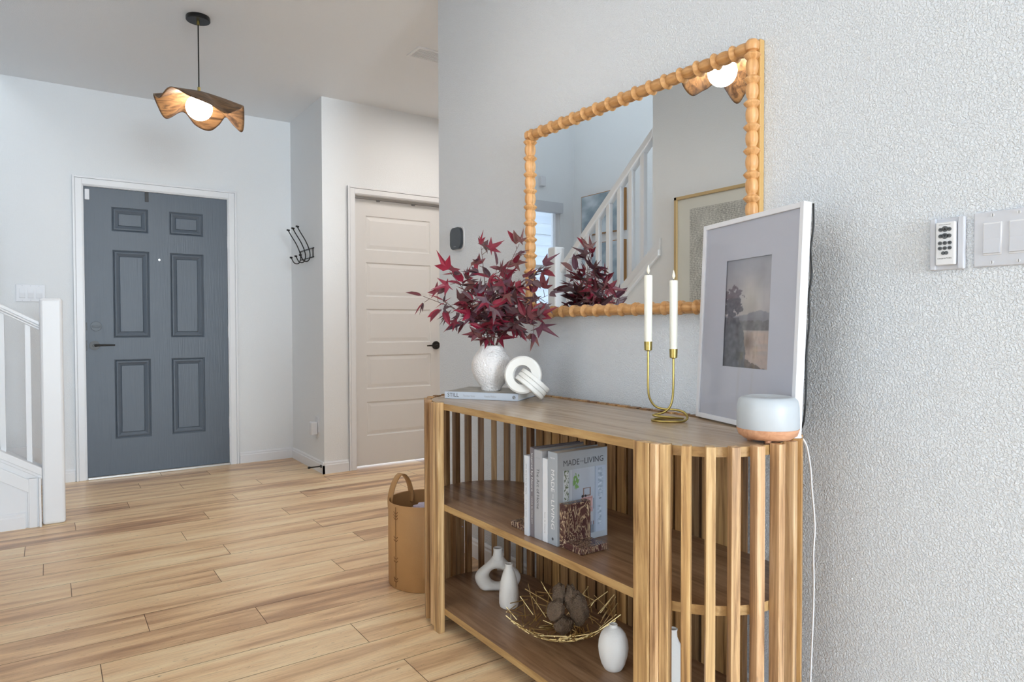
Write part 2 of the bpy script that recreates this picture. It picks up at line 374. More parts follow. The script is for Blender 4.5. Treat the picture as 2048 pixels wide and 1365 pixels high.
# ---------------------------------------------------------------- room shell
XW, XM = 1.61, 1.590            # right wall face, mirror glass
YD, YB, XB, XC, H = 5.5445, 4.7875, 1.634, 1.8785, 2.7187
XL, XS, YN = -1.43, -.27, 4.40  # stairwell left wall, under-stair wall, front stringer plane
HH = 5.2
struct('wall_right', B(((XW, -7.3, 0), (XW+.125, 2.985, H))), M_wall)
# door wall with openings (front door, landing window)
DX0, DX1, DZ = .2132, 1.1437, 2.045
struct('wall_back', B(((XL-.1, YD, 0), (-1.25, YD+.16, HH)), ((-1.25, YD, 0), (-.45, YD+.16, 1.05)), ((-1.25, YD, 2.33), (-.45, YD+.16, HH)),
       ((-.45, YD, 0), (DX0-.012, YD+.16, HH)), ((DX0-.012, YD, DZ+.012), (DX1+.012, YD+.16, H)), ((DX0-.012, YD, H), (1.7, YD+.16, HH)), ((DX1+.012, YD, 0), (XB+.1, YD+.16, H))), M_wallL)
struct('wall_closet_side', B(((XB, YB+.11, 0), (XB+.11, YD, H))), M_wallL)
CX1 = XC+.76; CZ = 2.045
struct('wall_closet', B(((XB, YB, 0), (XC-.006, YB+.11, H)), ((XC-.006, YB, CZ+.006), (CX1+.006, YB+.11, H)), ((CX1+.006, YB, 0), (3.6, YB+.11, H))), M_wallL)
struct('wall_hall_end', B(((3.6, 2.0, 0), (3.7, 4.9, H))), M_wallL)
struct('wall_hall_near', B(((XW+.125, 2.6, 0), (3.6, 2.7, H))), M_wallL)
struct('wall_stairwell', B(((XL-.1, 1.9, 0), (XL, YD, HH))), M_wallL)
struct('wall_stair_end', B(((XL-.1, 1.8, 0), (XS, 1.9, HH))), M_wallL)
struct('wall_living_left', B(((-4.2, -7.3, 0), (-4.1, 1.9, H))), M_wallL)
struct('wall_living_back', B(((-4.1, 1.8, 0), (XL-.1, 1.9, H))), M_wallL)
struct('ceiling', B(((XS, -7.3, H), (3.7, 5.72, H+.12)), ((-4.2, -7.3, H), (XS, 1.8, H+.12))), M_ceil)
struct('ceiling_stairwell', B(((XL-.1, 1.8, HH), (.1, YD+.1, HH+.1))), M_ceil)
struct('wall_upper', B(((XS, 1.8, H+.12), (XS+.1, YD, HH))), M_wallL)
# under-stair wall (faces the mirror): full height near, cut along the flight beyond
bm = bmesh.new()
S0 = (YN-.06, .74); S1 = (3.24, 1.60)      # wall top follows the stringer
prism(bm, [(1.9, 0), (YN-.001, 0), (YN-.001, .70), (3.30, 1.55), (3.30, HH), (1.9, HH)], 0, XS-.1, XS)
struct('wall_left', bm, M_wallL)
# front stringer wall below the first steps
bm = bmesh.new(); prism(bm, [(XS, 0), (-.046, 0), (-.046, .270), (XS, .412)], 1, YN+.0, YN+.1)
struct('wall_stair_front', bm, M_trim)

# baseboards: profile with a small cap
def base_x(bm, x0, x1, y, s, h=.085, t=.013):     # runs along X, face towards s*y
    prism(bm, [(y, 0), (y+s*t, 0), (y+s*t, h*.72), (y+s*t*.7, h*.80), (y+s*t*.7, h*.9), (y+s*t*.3, h), (y, h)], 0, x0, x1)
def base_y(bm, y0, y1, x, s, h=.085, t=.013):
    prism(bm, [(x, 0), (x+s*t, 0), (x+s*t, h*.72), (x+s*t*.7, h*.80), (x+s*t*.7, h*.9), (x+s*t*.3, h), (x, h)], 1, y0, y1)
bm = bmesh.new(); base_x(bm, DX1+.075, XB-.013, YD, -1); base_x(bm, -.05, DX0-.075, YD, -1)
struct('baseboard_back', bm, M_trim)
bm = bmesh.new(); base_y(bm, YB-.013, YD-.0, XB, -1); base_x(bm, XB-.013, XC-.06, YB, -1); base_x(bm, CX1+.06, 3.59, YB, -1)
struct('baseboard_closet', bm, M_trim)
bm = bmesh.new(); base_y(bm, -7.2, 2.985, XW, -1); struct('baseboard_right', bm, M_trim)
bm = bmesh.new(); base_y(bm, 1.9, YN-.01, XS, 1); struct('baseboard_left', bm, M_trim)
bm = bmesh.new(); base_x(bm, XS+.02, -.115, YN, -1); struct('baseboard_stair', bm, M_trim)

# door casings (stepped profile)
def casing(bm, x0, x1, zt, y, w_=.062):
    for (a, b, t) in ((0, w_, .010), (.006, w_-.016, .016), (w_-.014, w_, .020)):
        box(bm, (x0-b, y-t, 0), (x0-a, y, zt+b)); box(bm, (x1+a, y-t, 0), (x1+b, y, zt+b)); box(bm, (x0-a, y-t, zt+a), (x1+a, y, zt+b))
bm = bmesh.new(); casing(bm, DX0-.006, DX1+.006, DZ+.006, YD)
box(bm, (DX0-.012, YD-.001, 0), (DX0-.002, YD+.12, DZ+.012)); box(bm, (DX1+.002, YD-.001, 0), (DX1+.012, YD+.12, DZ+.012)); box(bm, (DX0-.002, YD-.001, DZ+.002), (DX1+.002, YD+.12, DZ+.012))
struct('trim_front_door', bm, M_trim, bevel=.002)
bm = bmesh.new(); casing(bm, XC, CX1, CZ, YB, .058)
box(bm, (XC-.006, YB-.001, 0), (XC, YB+.112, CZ+.006)); box(bm, (CX1, YB-.001, 0), (CX1+.006, YB+.112, CZ+.006)); box(bm, (XC, YB-.001, CZ), (CX1, YB+.112, CZ+.006))
struct('trim_closet_door', bm, M_trim, bevel=.002)

def panelled(bm, x0, x1, z0, z1, yf, yb, panels, dep, bev, raised, mould):
    """door slab facing -Y with recessed moulded panels (mesh grid with holes)"""
    xs = sorted({x0, x1}|{p[0] for p in panels}|{p[2] for p in panels}); zs = sorted({z0, z1}|{p[1] for p in panels}|{p[3] for p in panels})
    def q(*P): bm.faces.new([bm.verts.new(p) for p in P])
    for i in range(len(xs)-1):
        for j in range(len(zs)-1):
            cx, cz = (xs[i]+xs[i+1])/2, (zs[j]+zs[j+1])/2
            if any(p[0] < cx < p[2] and p[1] < cz < p[3] for p in panels): continue
            q((xs[i], yf, zs[j]), (xs[i+1], yf, zs[j]), (xs[i+1], yf, zs[j+1]), (xs[i], yf, zs[j+1]))
    for (a, b, c, d) in panels:
        rings = []
        for off, y in mould: rings.append((a+off, b+off, c-off, d-off, yf+y))
        prev = (a, b, c, d, yf)
        for r in rings:
            A = [(prev[0], prev[4], prev[1]), (prev[2], prev[4], prev[1]), (prev[2], prev[4], prev[3]), (prev[0], prev[4], prev[3])]
            D = [(r[0], r[4], r[1]), (r[2], r[4], r[1]), (r[2], r[4], r[3]), (r[0], r[4], r[3])]
            for k in range(4): q(A[k], A[(k+1) % 4], D[(k+1) % 4], D[k])
            prev = r
        q((prev[0], prev[4], prev[1]), (prev[2], prev[4], prev[1]), (prev[2], prev[4], prev[3]), (prev[0], prev[4], prev[3]))
    q((x0, yf, z0), (x0, yb, z0), (x0, yb, z1), (x0, yf, z1)); q((x1, yf, z0), (x1, yf, z1), (x1, yb, z1), (x1, yb, z0))
    q((x0, yf, z1), (x0, yb, z1), (x1, yb, z1), (x1, yf, z1)); q((x0, yf, z0), (x1, yf, z0), (x1, yb, z0), (x0, yb, z0)); q((x0, yb, z0), (x1, yb, z0), (x1, yb, z1), (x0, yb, z1))
# front door (door_1)
d1 = bpy.data.objects.new('door_1', None); C.objects.link(d1); d1.location = (0, YD, 0); d1['kind'] = 'structure'
y = .006
mf = [(.0, .010), (.010, .014), (.013, .004), (.022, .002), (.042, .012), (.046, .006)]
bm = bmesh.new()
panelled(bm, DX0, DX1, .018, DZ, y, y+.044, [(.377, 1.747, .607, 1.918), (.745, 1.749, .974, 1.918), (.380, .990, .611, 1.614), (.747, .990, .975, 1.614), (.382, .270, .612, .836), (.748, .270, .976, .836)], .01, .02, True, mf)
bmesh.ops.remove_doubles(bm, verts=bm.verts, dist=1e-5)
obj('door_slab', bm, M_front, d1)
bm = bmesh.new(); cyl(bm, (.264, y, .939), (.264, y-.012, .939), .032, 28); cyl(bm, (.264, y-.010, .939), (.264, y-.045, .939), .011, 16)
tube(bm, spline([(.262, y-.046, .939), (.285, y-.050, .941), (.33, y-.050, .942), (.385, y-.046, .941)], 6), lambda t: .009-.004*t, 10)
obj('door_handle', bm, M_bronze, d1, smooth=True, autosmooth=35)
M_pewter = simple('pewter_deadbolt', (.16, .18, .20, 1), .55, .3)
bm = bmesh.new(); cyl(bm, (.275, y, 1.074), (.275, y-.010, 1.074), .034, 28); box(bm, (.250, y-.022, 1.068), (.300, y-.009, 1.080)); obj('deadbolt', bm, M_pewter, d1, bevel=.002)
bm = B(((.214, y-.003, .905), (.221, y+.002, .975)), ((.214, y-.003, 1.045), (.221, y+.002, 1.10))); obj('latch_plate', bm, M_bronze, d1)
bm = bmesh.new(); cyl(bm, (.676, y, 1.559), (.676, y-.003, 1.559), .007, 16); obj('peephole', bm, simple('chrome_ring', (.75, .75, .75, 1), .2, 1), d1)
for z in (1.72, 1.03, .33):
    bm = bmesh.new(); cyl(bm, (DX1+.004, y-.008, z-.045), (DX1+.004, y-.008, z+.045), .006, 10); box(bm, (DX1-.001, y-.006, z-.045), (DX1+.011, y-.001, z+.045))
    obj('hinge', bm, M_white, d1)
obj('alarm_sensor', B(((.218, y-.016, 1.952), (.246, y, 2.026))), M_white, d1, bevel=.003)
obj('wreath_hanger', B(((.588, y-.003, 1.975), (.612, y, 2.045))), M_black, d1, bevel=.001)
obj('threshold', B(((DX0-.002, -.02, 0), (DX1+.002, .10, .016))), simple('threshold_metal', (.55, .54, .52, 1), .35, .6), d1, bevel=.003)
# closet door (door_2), opened inwards recess
d2 = bpy.data.objects.new('door_2', None); C.objects.link(d2); d2.location = (0, YB+.055, 0); d2['kind'] = 'structure'
pans = [(1.985, a, 2.530, b) for a, b in ((1.648, 1.905), (1.296, 1.554), (.944, 1.202), (.592, .850), (.236, .494))]
mc = [(.004, .006), (.012, .007), (.034, .0035), (.036, .003)]
bm = bmesh.new(); panelled(bm, XC+.003, CX1-.003, .012, 2.028, 0, .035, pans, .01, .02, True, mc); bmesh.ops.remove_doubles(bm, verts=bm.verts, dist=1e-5)
obj('door_slab', bm, M_doorw, d2)
kx = 2.575
bm = bmesh.new(); cyl(bm, (kx, 0, .915), (kx, -.012, .915), .033, 28); cyl(bm, (kx, -.01, .915), (kx, -.045, .915), .011, 16)
tube(bm, spline([(kx, -.046, .915), (kx-.04, -.05, .915), (kx-.10, -.048, .914)], 6), lambda t: .009-.004*t, 10)
obj('door_handle', bm, M_bronze, d2, smooth=True, autosmooth=35)
bm = bmesh.new()
for xx in (2.085, 2.38): box(bm, (xx-.012, -.012, 2.016), (xx+.012, 0, 2.036))
obj('head_catch', bm, simple('grey_catch', (.3, .3, .3, 1), .4, .5), d2)
struct('trim_closet_shade_gap', B(((XC, YB+.04, 2.030), (CX1, YB+.10, CZ))), simple('painted_shadow_gap', (.45, .44, .43, 1), .6))  # grey strip paints in the shade of the gap above the door

# landing window with shade box, and the neighbouring house outside
win = bpy.data.objects.new('window_1', None); C.objects.link(win); win['kind'] = 'structure'
bm = bmesh.new()
for a, b in ((( -1.25, YD+.02, 1.05), (-1.20, YD+.09, 2.33)), ((-.50, YD+.02, 1.05), (-.45, YD+.09, 2.33)), ((-1.20, YD+.02, 1.05), (-.50, YD+.09, 1.10)), ((-1.20, YD+.02, 2.28), (-.50, YD+.09, 2.33)), ((-1.20, YD+.03, 1.66), (-.50, YD+.08, 1.70))): box(bm, a, b)
obj('window_frame', bm, M_trim, win)
obj('window_pane', B(((-1.20, YD+.055, 1.10), (-.50, YD+.059, 2.28))), M_glass, win)
obj('shade_box', B(((-1.25, YD-.05, 2.24), (-.43, YD+.02, 2.345))), simple('pale_shade_fabric', (.62, .64, .68, 1), .8), win, bevel=.004)
obj('window_sill', B(((-1.28, YD-.03, 1.02), (-.42, YD+.02, 1.05))), M_trim, win, bevel=.003)
bm = bmesh.new(); M_siding = simple('white_siding', (.62, .68, .74, 1), .7)
for k in range(26): prism(bm, [(9.0, .18*k-1.0), (8.965, .18*k-1.0), (9.0, .18*k-.83)], 0, -4.5, 3.5)
box(bm, (-4.5, 9.0, -1.0), (3.5, 13, 2.6))
hs = thing('neighbour_house', 'white lap-sided neighbouring house with a gable roof seen through the landing window', 'house', (0, 0, 0))
obj('house_wall', bm, M_siding, hs)
bm = bmesh.new(); prism(bm, [(-4.9, 2.5), (-.6, 5.0), (3.7, 2.5), (3.7, 2.75), (-.6, 5.25), (-4.9, 2.75)], 1, 8.6, 13.2)
obj('house_roof', bm, simple('grey_shingle', (.25, .28, .32, 1), .8), hs)
bm = bmesh.new(); prism(bm, [(-4.5, 2.6), (3.5, 2.6), (-.6, 4.95)], 1, 8.99, 9.2); obj('gable_wall', bm, M_siding, hs)

# ---------------------------------------------------------------- staircase
st = thing('staircase', 'white wooden staircase by the front door turning up along the left wall', 'staircase', (0, 0, 0))
M_tread = wood('stair_tread_wood', [rgb(150, 112, 80), rgb(196, 160, 118), rgb(214, 182, 138)], 'X', 12, 3, .35, False, knots=False)
bm = bmesh.new(); box(bm, (XL, YN+.10, 0), (-.09, YD-.002, .18)); box(bm, (XL, YN+.10, .18), (-.36, YD-.002, .36)); box(bm, (XL, YN+.10, .36), (-.80, YD-.002, .54))
for k in range(9): box(bm, (XL+.01, YN-.25*(k+1)+.10, .54+.19*k), (XS-.101, YN-.25*k+.10, .54+.19*(k+1)))
obj('steps', bm, M_trim, st)
def rake_box(bm, p0, p1, half, up0, up1, along='x'):
    """sloped member between p0 and p1 (points in XY plane incl z), vertical thickness up0..up1, half width"""
    a, b = Vector(p0), Vector(p1); d = (b-a); d.z = 0; s = Vector((-d.y, d.x, 0)).normalized()*half
    v = [bm.verts.new(q) for q in (a+s+Vector((0, 0, up0)), a-s+Vector((0, 0, up0)), a-s+Vector((0, 0, up1)), a+s+Vector((0, 0, up1)), b+s+Vector((0, 0, up0)), b-s+Vector((0, 0, up0)), b-s+Vector((0, 0, up1)), b+s+Vector((0, 0, up1)))]
    for f in ((0, 1, 2, 3), (7, 6, 5, 4), (0, 4, 5, 1), (1, 5, 6, 2), (2, 6, 7, 3), (3, 7, 4, 0)): bm.faces.new([v[i] for i in f])
# newel posts (square with eased top)
def newel(x, y_, z0, z1, nm='newel_post', h=.052):
    bm = bmesh.new(); box(bm, (x-h, y_-h, z0), (x+h, y_+h, z1)); return obj(nm, bm, M_trim, st, bevel=.014)
newel(.012, YN+.052, 0, 1.222)
newel(-.27, YN-.03, .70, 1.712)
# first short rail, skirt cap and trim on the front stringer
R0 = (-.04, YN+.052, 1.062); R1 = (-.222, YN+.052, 1.165)
bm = bmesh.new(); rake_box(bm, R0, R1, .030, 0, .012); rake_box(bm, R0, R1, .020, -.014, 0); rake_box(bm, R0, R1, .024, .012, .034); obj('handrail', bm, M_trim, st, bevel=.004)
bm = bmesh.new(); rake_box(bm, (-.04, YN+.05, .300), (-.222, YN+.05, .415), .062, -.03, .012); rake_box(bm, (-.04, YN+.05, .272), (-.222, YN+.05, .387), .054, -.02, .0)
rake_box(bm, (-.072, YN-.006, .22), (-.25, YN-.006, .335), .010, -.05, .02)
obj('stringer_cap', bm, M_trim, st, bevel=.003)
bm = bmesh.new()
for (x0, x1, t) in ((-.104, -.055, .012), (-.098, -.062, .018), (-.055, -.044, .030)): box(bm, (x0, YN-t, 0), (x1, YN+.0, .262))
obj('stringer_trim', bm, M_trim, st, bevel=.002)
for x in (-.093, -.205):
    z = .285-(x+.04)*.63; bm = B(((x-.012, YN+.04, z), (x+.012, YN+.064, 1.05-(x+.04)*.566))); obj('baluster', bm, M_trim, st)
# skirt board on the door wall beside the steps
bm = bmesh.new(); prism(bm, [(.0, 0), (-.012, .215), (-.086, .268), (-.30, .268), (-.30, 0)], 1, YD-.013, YD-.001)
obj('skirt_board', bm, M_trim, st, bevel=.002)
# upper flight rail along the under-stair wall
A0 = Vector((XS-.03, YN-.08, 1.53)); A1 = Vector((XS-.03, 3.30, 2.40))
bm = bmesh.new(); rake_box(bm, A0, A1, .032, -.03, .035); obj('handrail', bm, M_trim, st, bevel=.006)
S0v = Vector((XS-.03, YN-.03, .72)); S1v = Vector((XS-.03, 3.22, 1.635))
bm = bmesh.new(); rake_box(bm, S0v, S1v, .045, -.05, .03); rake_box(bm, S0v, S1v, .060, -.09, -.05); obj('stringer_cap', bm, M_trim, st, bevel=.004)
sl = (A1.z-A0.z)/(A1.y-A0.y); s2 = (S1v.z-S0v.z)/(S1v.y-S0v.y)
for k in range(9):
    y_ = YN-.16-.118*k
    zt = A0.z+sl*(y_-A0.y)-.02; zb = S0v.z+s2*(y_-S0v.y)
    bm = B(((XS-.048, y_-.017, zb), (XS-.012, y_+.017, zt))); obj('baluster', bm, M_trim, st)

# ---------------------------------------------------------------- console table
TZ, MZ, BZ, TH = .797, .447, .083, .022
CXm, R_IN, R_OUT = 1.336, .215, .2405
YN_, YF_ = 1.125, 2.090         # circle centres near / far
con = thing('console_table', 'slatted wooden console table with rounded ends against the right wall', 'table', (CXm, 1.6, 0))
def outline(r, n=28, back=None):
    pts = [(CXm-r, YN_), (CXm-r, YF_)]
    pts = []
    for i in range(n+1): a = PI-PI*i/n; pts.append((CXm+r*math.cos(a), YF_+r*math.sin(a)))
    for i in range(n+1): a = -PI*i/n; pts.append((CXm+r*math.cos(a), YN_+r*math.sin(a)))
    return pts
for nm, z, mt in (('table_top', TZ, M_top), ('shelf', MZ, M_board), ('shelf', BZ, M_board)):
    bm = bmesh.new(); pts = [(x-CXm, y_-1.6) for x, y_ in outline(R_IN)]
    prism(bm, pts, 2, z-TH, z)
    bmesh.ops.recalc_face_normals(bm, faces=bm.faces)
    for f in bm.faces: f.material_index = 0 if abs(f.normal.z) > .5 else 1
    obj(nm, bm, [mt, M_edge], con, recalc=False)
TR = random.Random(11)
def slat(cx, cy, ang, wd, dp, z0, z1, nm='slat', tint=None):
    """upright slat: wd tangential, dp radial, ang radial direction"""
    bm = bmesh.new(); c, s = math.cos(ang), math.sin(ang); vs = []
    for z in (z0, z1):
        for a, b in ((-dp/2, -wd/2), (dp/2, -wd/2), (dp/2, wd/2), (-dp/2, wd/2)): vs.append(bm.verts.new((a*c-b*s, a*s+b*c, z)))
    for f in ((3, 2, 1, 0), (4, 5, 6, 7), (0, 1, 5, 4), (1, 2, 6, 5), (2, 3, 7, 6), (3, 0, 4, 7)): bm.faces.new([vs[i] for i in f])
    o = obj(nm, bm, M_slat, con, bevel=.0015); o.location = (cx-CXm, cy-1.6, 0); o['tint'] = TR.random() if tint is None else tint
    return o
ZT = TZ+.004
# four flat posts on the front corners (touching the floor)
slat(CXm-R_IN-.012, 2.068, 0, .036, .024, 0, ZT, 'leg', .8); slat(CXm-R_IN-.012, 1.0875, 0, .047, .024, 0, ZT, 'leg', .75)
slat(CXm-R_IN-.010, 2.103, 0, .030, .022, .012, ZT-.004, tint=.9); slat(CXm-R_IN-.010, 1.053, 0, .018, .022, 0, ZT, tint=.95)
rm = (R_IN+R_OUT)/2+.001
for i, dg in enumerate((-157.5, -146, -133.5, -120.7, -106.7, -92.0, -78, -64, -50, -36, -22)):
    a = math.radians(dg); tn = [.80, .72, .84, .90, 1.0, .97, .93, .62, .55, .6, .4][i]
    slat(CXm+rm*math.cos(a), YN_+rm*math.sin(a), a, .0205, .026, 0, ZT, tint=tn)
for i in range(12):
    a = math.radians(160-13.3*i)
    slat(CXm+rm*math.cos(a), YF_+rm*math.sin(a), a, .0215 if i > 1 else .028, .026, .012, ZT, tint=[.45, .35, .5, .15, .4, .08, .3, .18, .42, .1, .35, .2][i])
k = 0
yy = 2.0275+.0503
while yy > 1.13:
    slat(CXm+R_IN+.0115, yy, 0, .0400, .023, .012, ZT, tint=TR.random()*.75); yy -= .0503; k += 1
# under-top rails
bm = B(((-.20, -.46, TZ-TH-.016), (-.185, .46, TZ-TH)))

# ---------------------------------------------------------------- mirror with turned bead frame
mir = thing('wall_mirror', 'large wall mirror in a beaded natural wood frame above the console', 'mirror', (XW, 1.663, 1.467))
MY0, MY1, MZ0, MZ1 = 2.180-1.663, 1.150-1.663, 1.118-1.467, 1.818-1.467
obj('mirror_glass', B(((-.024, MY1, MZ0), (-.020, MY0, MZ1))), M_mirror, mir)
obj('backing_board', B(((-.0195, MY1-.018, MZ0-.018), (-.001, MY0+.018, MZ1+.018))), simple('frame_back_wood', rgb(206, 166, 104), .5), mir, bevel=.002)
def bead_rail(L, n, endcap=False):
    """profile along Z of alternating barrel and disc"""
    pitch = L/n; prof = [(.0105, 0)]
    for i in range(n):
        z = i*pitch
        for t, r in ((.02, .0120), (.08, .0145), (.20, .0165), (.34, .0170), (.48, .0162), (.575, .0142), (.62, .0118), (.645, .0140), (.73, .0192), (.80, .0224), (.835, .0218), (.90, .0172), (.975, .0118)):
            prof.append((r, z+t*pitch))
    prof.append((.0105, L)); return prof
cxr = -.030
for nm, p, q, n in (('frame_rail', (cxr, MY1+.010, MZ1), (cxr, MY0-.010, MZ1), 16), ('frame_rail', (cxr, MY1+.010, MZ0), (cxr, MY0-.010, MZ0), 16)):
    bm = bmesh.new(); L = (Vector(q)-Vector(p)).length
    lathe(bm, bead_rail(L, n), 28); o = obj(nm, bm, M_bead, mir, smooth=True, autosmooth=50); o.location = p; o.rotation_euler = (-PI/2, 0, 0); o['tint'] = .4
for y_ in (MY1, MY0):
    L = MZ1-MZ0+.036; bm = bmesh.new()
    pr = bead_rail(L-.03, 11); pr = [(r, h) for r, h in pr] + [(.0165, L-.028), (.019, L-.018), (.0185, L-.008), (.013, L-.001), (.0, L)]
    lathe(bm, pr, 28); o = obj('frame_rail', bm, M_bead, mir, smooth=True, autosmooth=50); o.location = (cxr, y_, MZ0-.018); o['tint'] = .9

# ---------------------------------------------------------------- things on the right wall
def rrect(hy, hz, r, x0, x1, oy=0):
    pts = []
    for cx, cz, a0 in ((hy-r, hz-r, 0), (-hy+r, hz-r, 90), (-hy+r, -hz+r, 180), (hy-r, -hz+r, 270)):
        for k in range(9): a = math.radians(a0+90*k/8); pts.append((oy+cx+r*math.cos(a), cz+r*math.sin(a)))
    bm = bmesh.new(); prism(bm, pts, 0, x0, x1); return bm
th = tag(obj('thermostat', rrect(.050, .052, .030, -.020, -.004), simple('dark_glass', (.035, .042, .05, 1), .12), loc=(XW, 2.792, 1.480), bevel=.002), 'rounded dark glass thermostat on the wall left of the mirror', 'thermostat')
obj('back_plate', rrect(.055, .056, .030, -.004, 0, -.005), M_white, th, bevel=.0015)
text('screen_mark', 'ecobee', simple('pale_mark', (.3, .33, .36, 1), .5), th, (-.0201, .012, -.040), (0, -1, 0), (0, 0, 1), length=.020, ext=.0004)
rm_ = thing('fan_remote', 'white fan remote with dark round buttons in a wall holder', 'remote control', (XW, .673, 1.238))
bm = B(((-.006, -.034, -.056), (0, .034, .056)), ((-.012, -.034, -.056), (-.004, -.0215, .056)), ((-.012, .0215, -.056), (-.004, .034, .056)))
obj('holder', bm, M_plate, rm_, bevel=.0025)
obj('remote_body', B(((-.019, -.019, -.046), (-.006, .019, .046))), M_white, rm_, bevel=.0022)
M_btn = simple('grey_button', (.10, .11, .12, 1), .5); M_ink = simple('black_ink', (.02, .02, .025, 1), .6)
def disc(bm, y_, z, r, x=-.019, t=.0016, sy=1.0): 
    M = Matrix.Translation((x, y_, z)) @ Matrix.Rotation(-PI/2, 4, 'Y') @ Matrix.Diagonal((1, sy, 1, 1)); lathe(bm, [(r, 0), (r, t)], 20, M)
for y_, z, r, sy in [(0, .031, .0062, 1), (.0085, .030, .0042, 1), (-.0085, .030, .0042, 1), (0, .016, .0062, 1), (.0085, .016, .0042, 1), (-.0085, .016, .0042, 1)]+[(yy_, zz, .0040, 1) for zz in (.001, -.010) for yy_ in (.0095, 0, -.0095)]+[(.003, -.0205, .0038, 1), (-.003, -.0205, .0038, 1)]:
    bm = bmesh.new(); disc(bm, y_, z, r); obj('button', bm, M_btn, rm_)
bm = bmesh.new()
for z, s in ((.031, 1), (.016, -1)):
    for y_, q in ((0, .0032), (.0085, .0018), (-.0085, .0018)):
        bm.faces.new([bm.verts.new((-.0212, y_+q, z-s*q)), bm.verts.new((-.0212, y_-q, z-s*q)), bm.verts.new((-.0212, y_, z+s*q))])
for zz in (.001, -.010):
    for yy_ in (.0095, 0, -.0095):
        box(bm, (-.0210, yy_-.0018, zz-.0010), (-.0207, yy_+.0018, zz+.0010))
obj('button_marks', bm, M_ink, rm_)
text('lettering', 'FANIMATION', M_ink, rm_, (-.0191, .0140, -.0335), (0, -1, 0), (0, 0, 1), length=.027, height=.0032, ext=.0003)
text('lettering', 'FAN SPEED', M_ink, rm_, (-.0191, .0120, .0395), (0, -1, 0), (0, 0, 1), length=.023, height=.0018, ext=.0003)
def switch_bank(nm, label, loc, rot, n, group=None, tilt=1, col=None):
    t = thing(nm, label, 'light switch', loc, rot, group); wdt = .024+.046*n
    obj('switch_plate', B(((-wdt/2, -.006, -.057), (wdt/2, 0, .057))), col or M_plate, t, bevel=.0035)
    for i in range(n):
        cx = (i-(n-1)/2)*.046
        bm = B(((cx-.0168, -.0075, -.0335), (cx+.0168, -.004, .0335)))
        obj('rocker_frame', bm, M_white, t, bevel=.001)
        bm = bmesh.new(); prism(bm, [(-.0070, -.0305), (-.0125, -.0295), (-.0085, .0), (-.0080, .0305), (-.0060, .0305), (-.0060, -.0305)] if True else 0, 0, cx-.0145, cx+.0145)
        obj('rocker', bm, col or M_plate, t)
        for z in (-.0485, .0485):
            bm = bmesh.new(); cyl(bm, (cx, -.006, z), (cx, -.0075, z), .0034, 12); obj('screw', bm, M_white, t)
            bm2 = B(((cx-.0004, -.0078, z-.003), (cx+.0004, -.0070, z+.003))); obj('screw_slot', bm2, M_ink, t)
    return t
# wall_right faces -X : local -Y -> world -X ; rotate by -90deg: (x,y)->(y,-x)... local -Y maps to -X
switch_bank('light_switch', 'white rocker switch bank right of the fan remote, cut off by the frame', (XW, .543, 1.240), -PI/2, 3)
switch_bank('light_switch', 'white triple rocker switch on the entry wall behind the newel post', (-.095, YD, 1.295), 0, 3, col=M_white)

# sensor on stairwell wall (seen in the mirror)
sn = tag(obj('motion_sensor', B(((-.03, -.045, -.05), (.03, 0, .05))), M_white, loc=(-1.0, YD, 2.545), bevel=.006), 'small white motion sensor above the landing window, seen in the mirror', 'sensor')

# coat hook rack on closet side wall (faces -X)
hk = thing('coat_hook', 'black wire coat hook rack with three prongs on the entry wall', 'hook', (XB, 5.14, 1.62))
bm = bmesh.new(); tube(bm, spline([(-.004, .15, -.028), (-.004, .15, .028), (-.004, .145, .033), (-.004, -.145, .033), (-.004, -.15, .028), (-.004, -.15, -.028), (-.004, -.145, -.033), (-.004, .145, -.033)], 3, True), .004, 8, True)
obj('rack_bar', bm, M_black, hk, smooth=True)
for y_ in (.12, 0, -.11):
    bm = bmesh.new(); tube(bm, spline([(-.105, y_, .185), (-.085, y_, .150), (-.045, y_, .085), (-.018, y_, .02), (-.014, y_, -.03), (-.030, y_, -.062), (-.062, y_, -.060), (-.085, y_, -.020)], 6), .004, 8)
    cyl(bm, (-.117, y_, .190), (-.095, y_, .188), .007, 10); cyl(bm, (-.095, y_, -.020), (-.077, y_, -.020), .007, 10)
    obj('hook_prong', bm, M_black, hk, smooth=True, autosmooth=40)
# outlet with plug-in
ot = thing('wall_outlet', 'white wall outlet plate low beside the closet door corner', 'outlet', (XB, 4.935, .345))
obj('outlet_plate', B(((-.005, -.035, -.057), (0, .035, .057))), M_white, ot, bevel=.002)
bm = B(((-.0065, -.017, -.033), (-.004, .017, .033))); obj('receptacle', bm, M_trim, ot)
tag(obj('plug_in_freshener', B(((-.055, -.028, -.075), (-.0065, .030, .020))), M_white, loc=(XB, 4.935, .345), bevel=.008), 'white plug-in air freshener block plugged into the low wall outlet', 'air freshener')
ds = thing('door_stop', 'dark spring door stop on the baseboard corner by the closet', 'door stop', (XB-.013, 4.815, .052))
bm = bmesh.new(); cyl(bm, (0, 0, 0), (-.006, 0, 0), .012, 16); cyl(bm, (-.006, 0, 0), (-.085, 0, 0), .0038, 10)
for i in range(9): cyl(bm, (-.012-.008*i, 0, 0), (-.015-.008*i, 0, 0), .0058, 12)
obj('spring', bm, M_bronze, ds); bm = bmesh.new(); cyl(bm, (-.083, 0, 0), (-.098, 0, 0), .0085, 14); obj('tip', bm, M_black, ds)
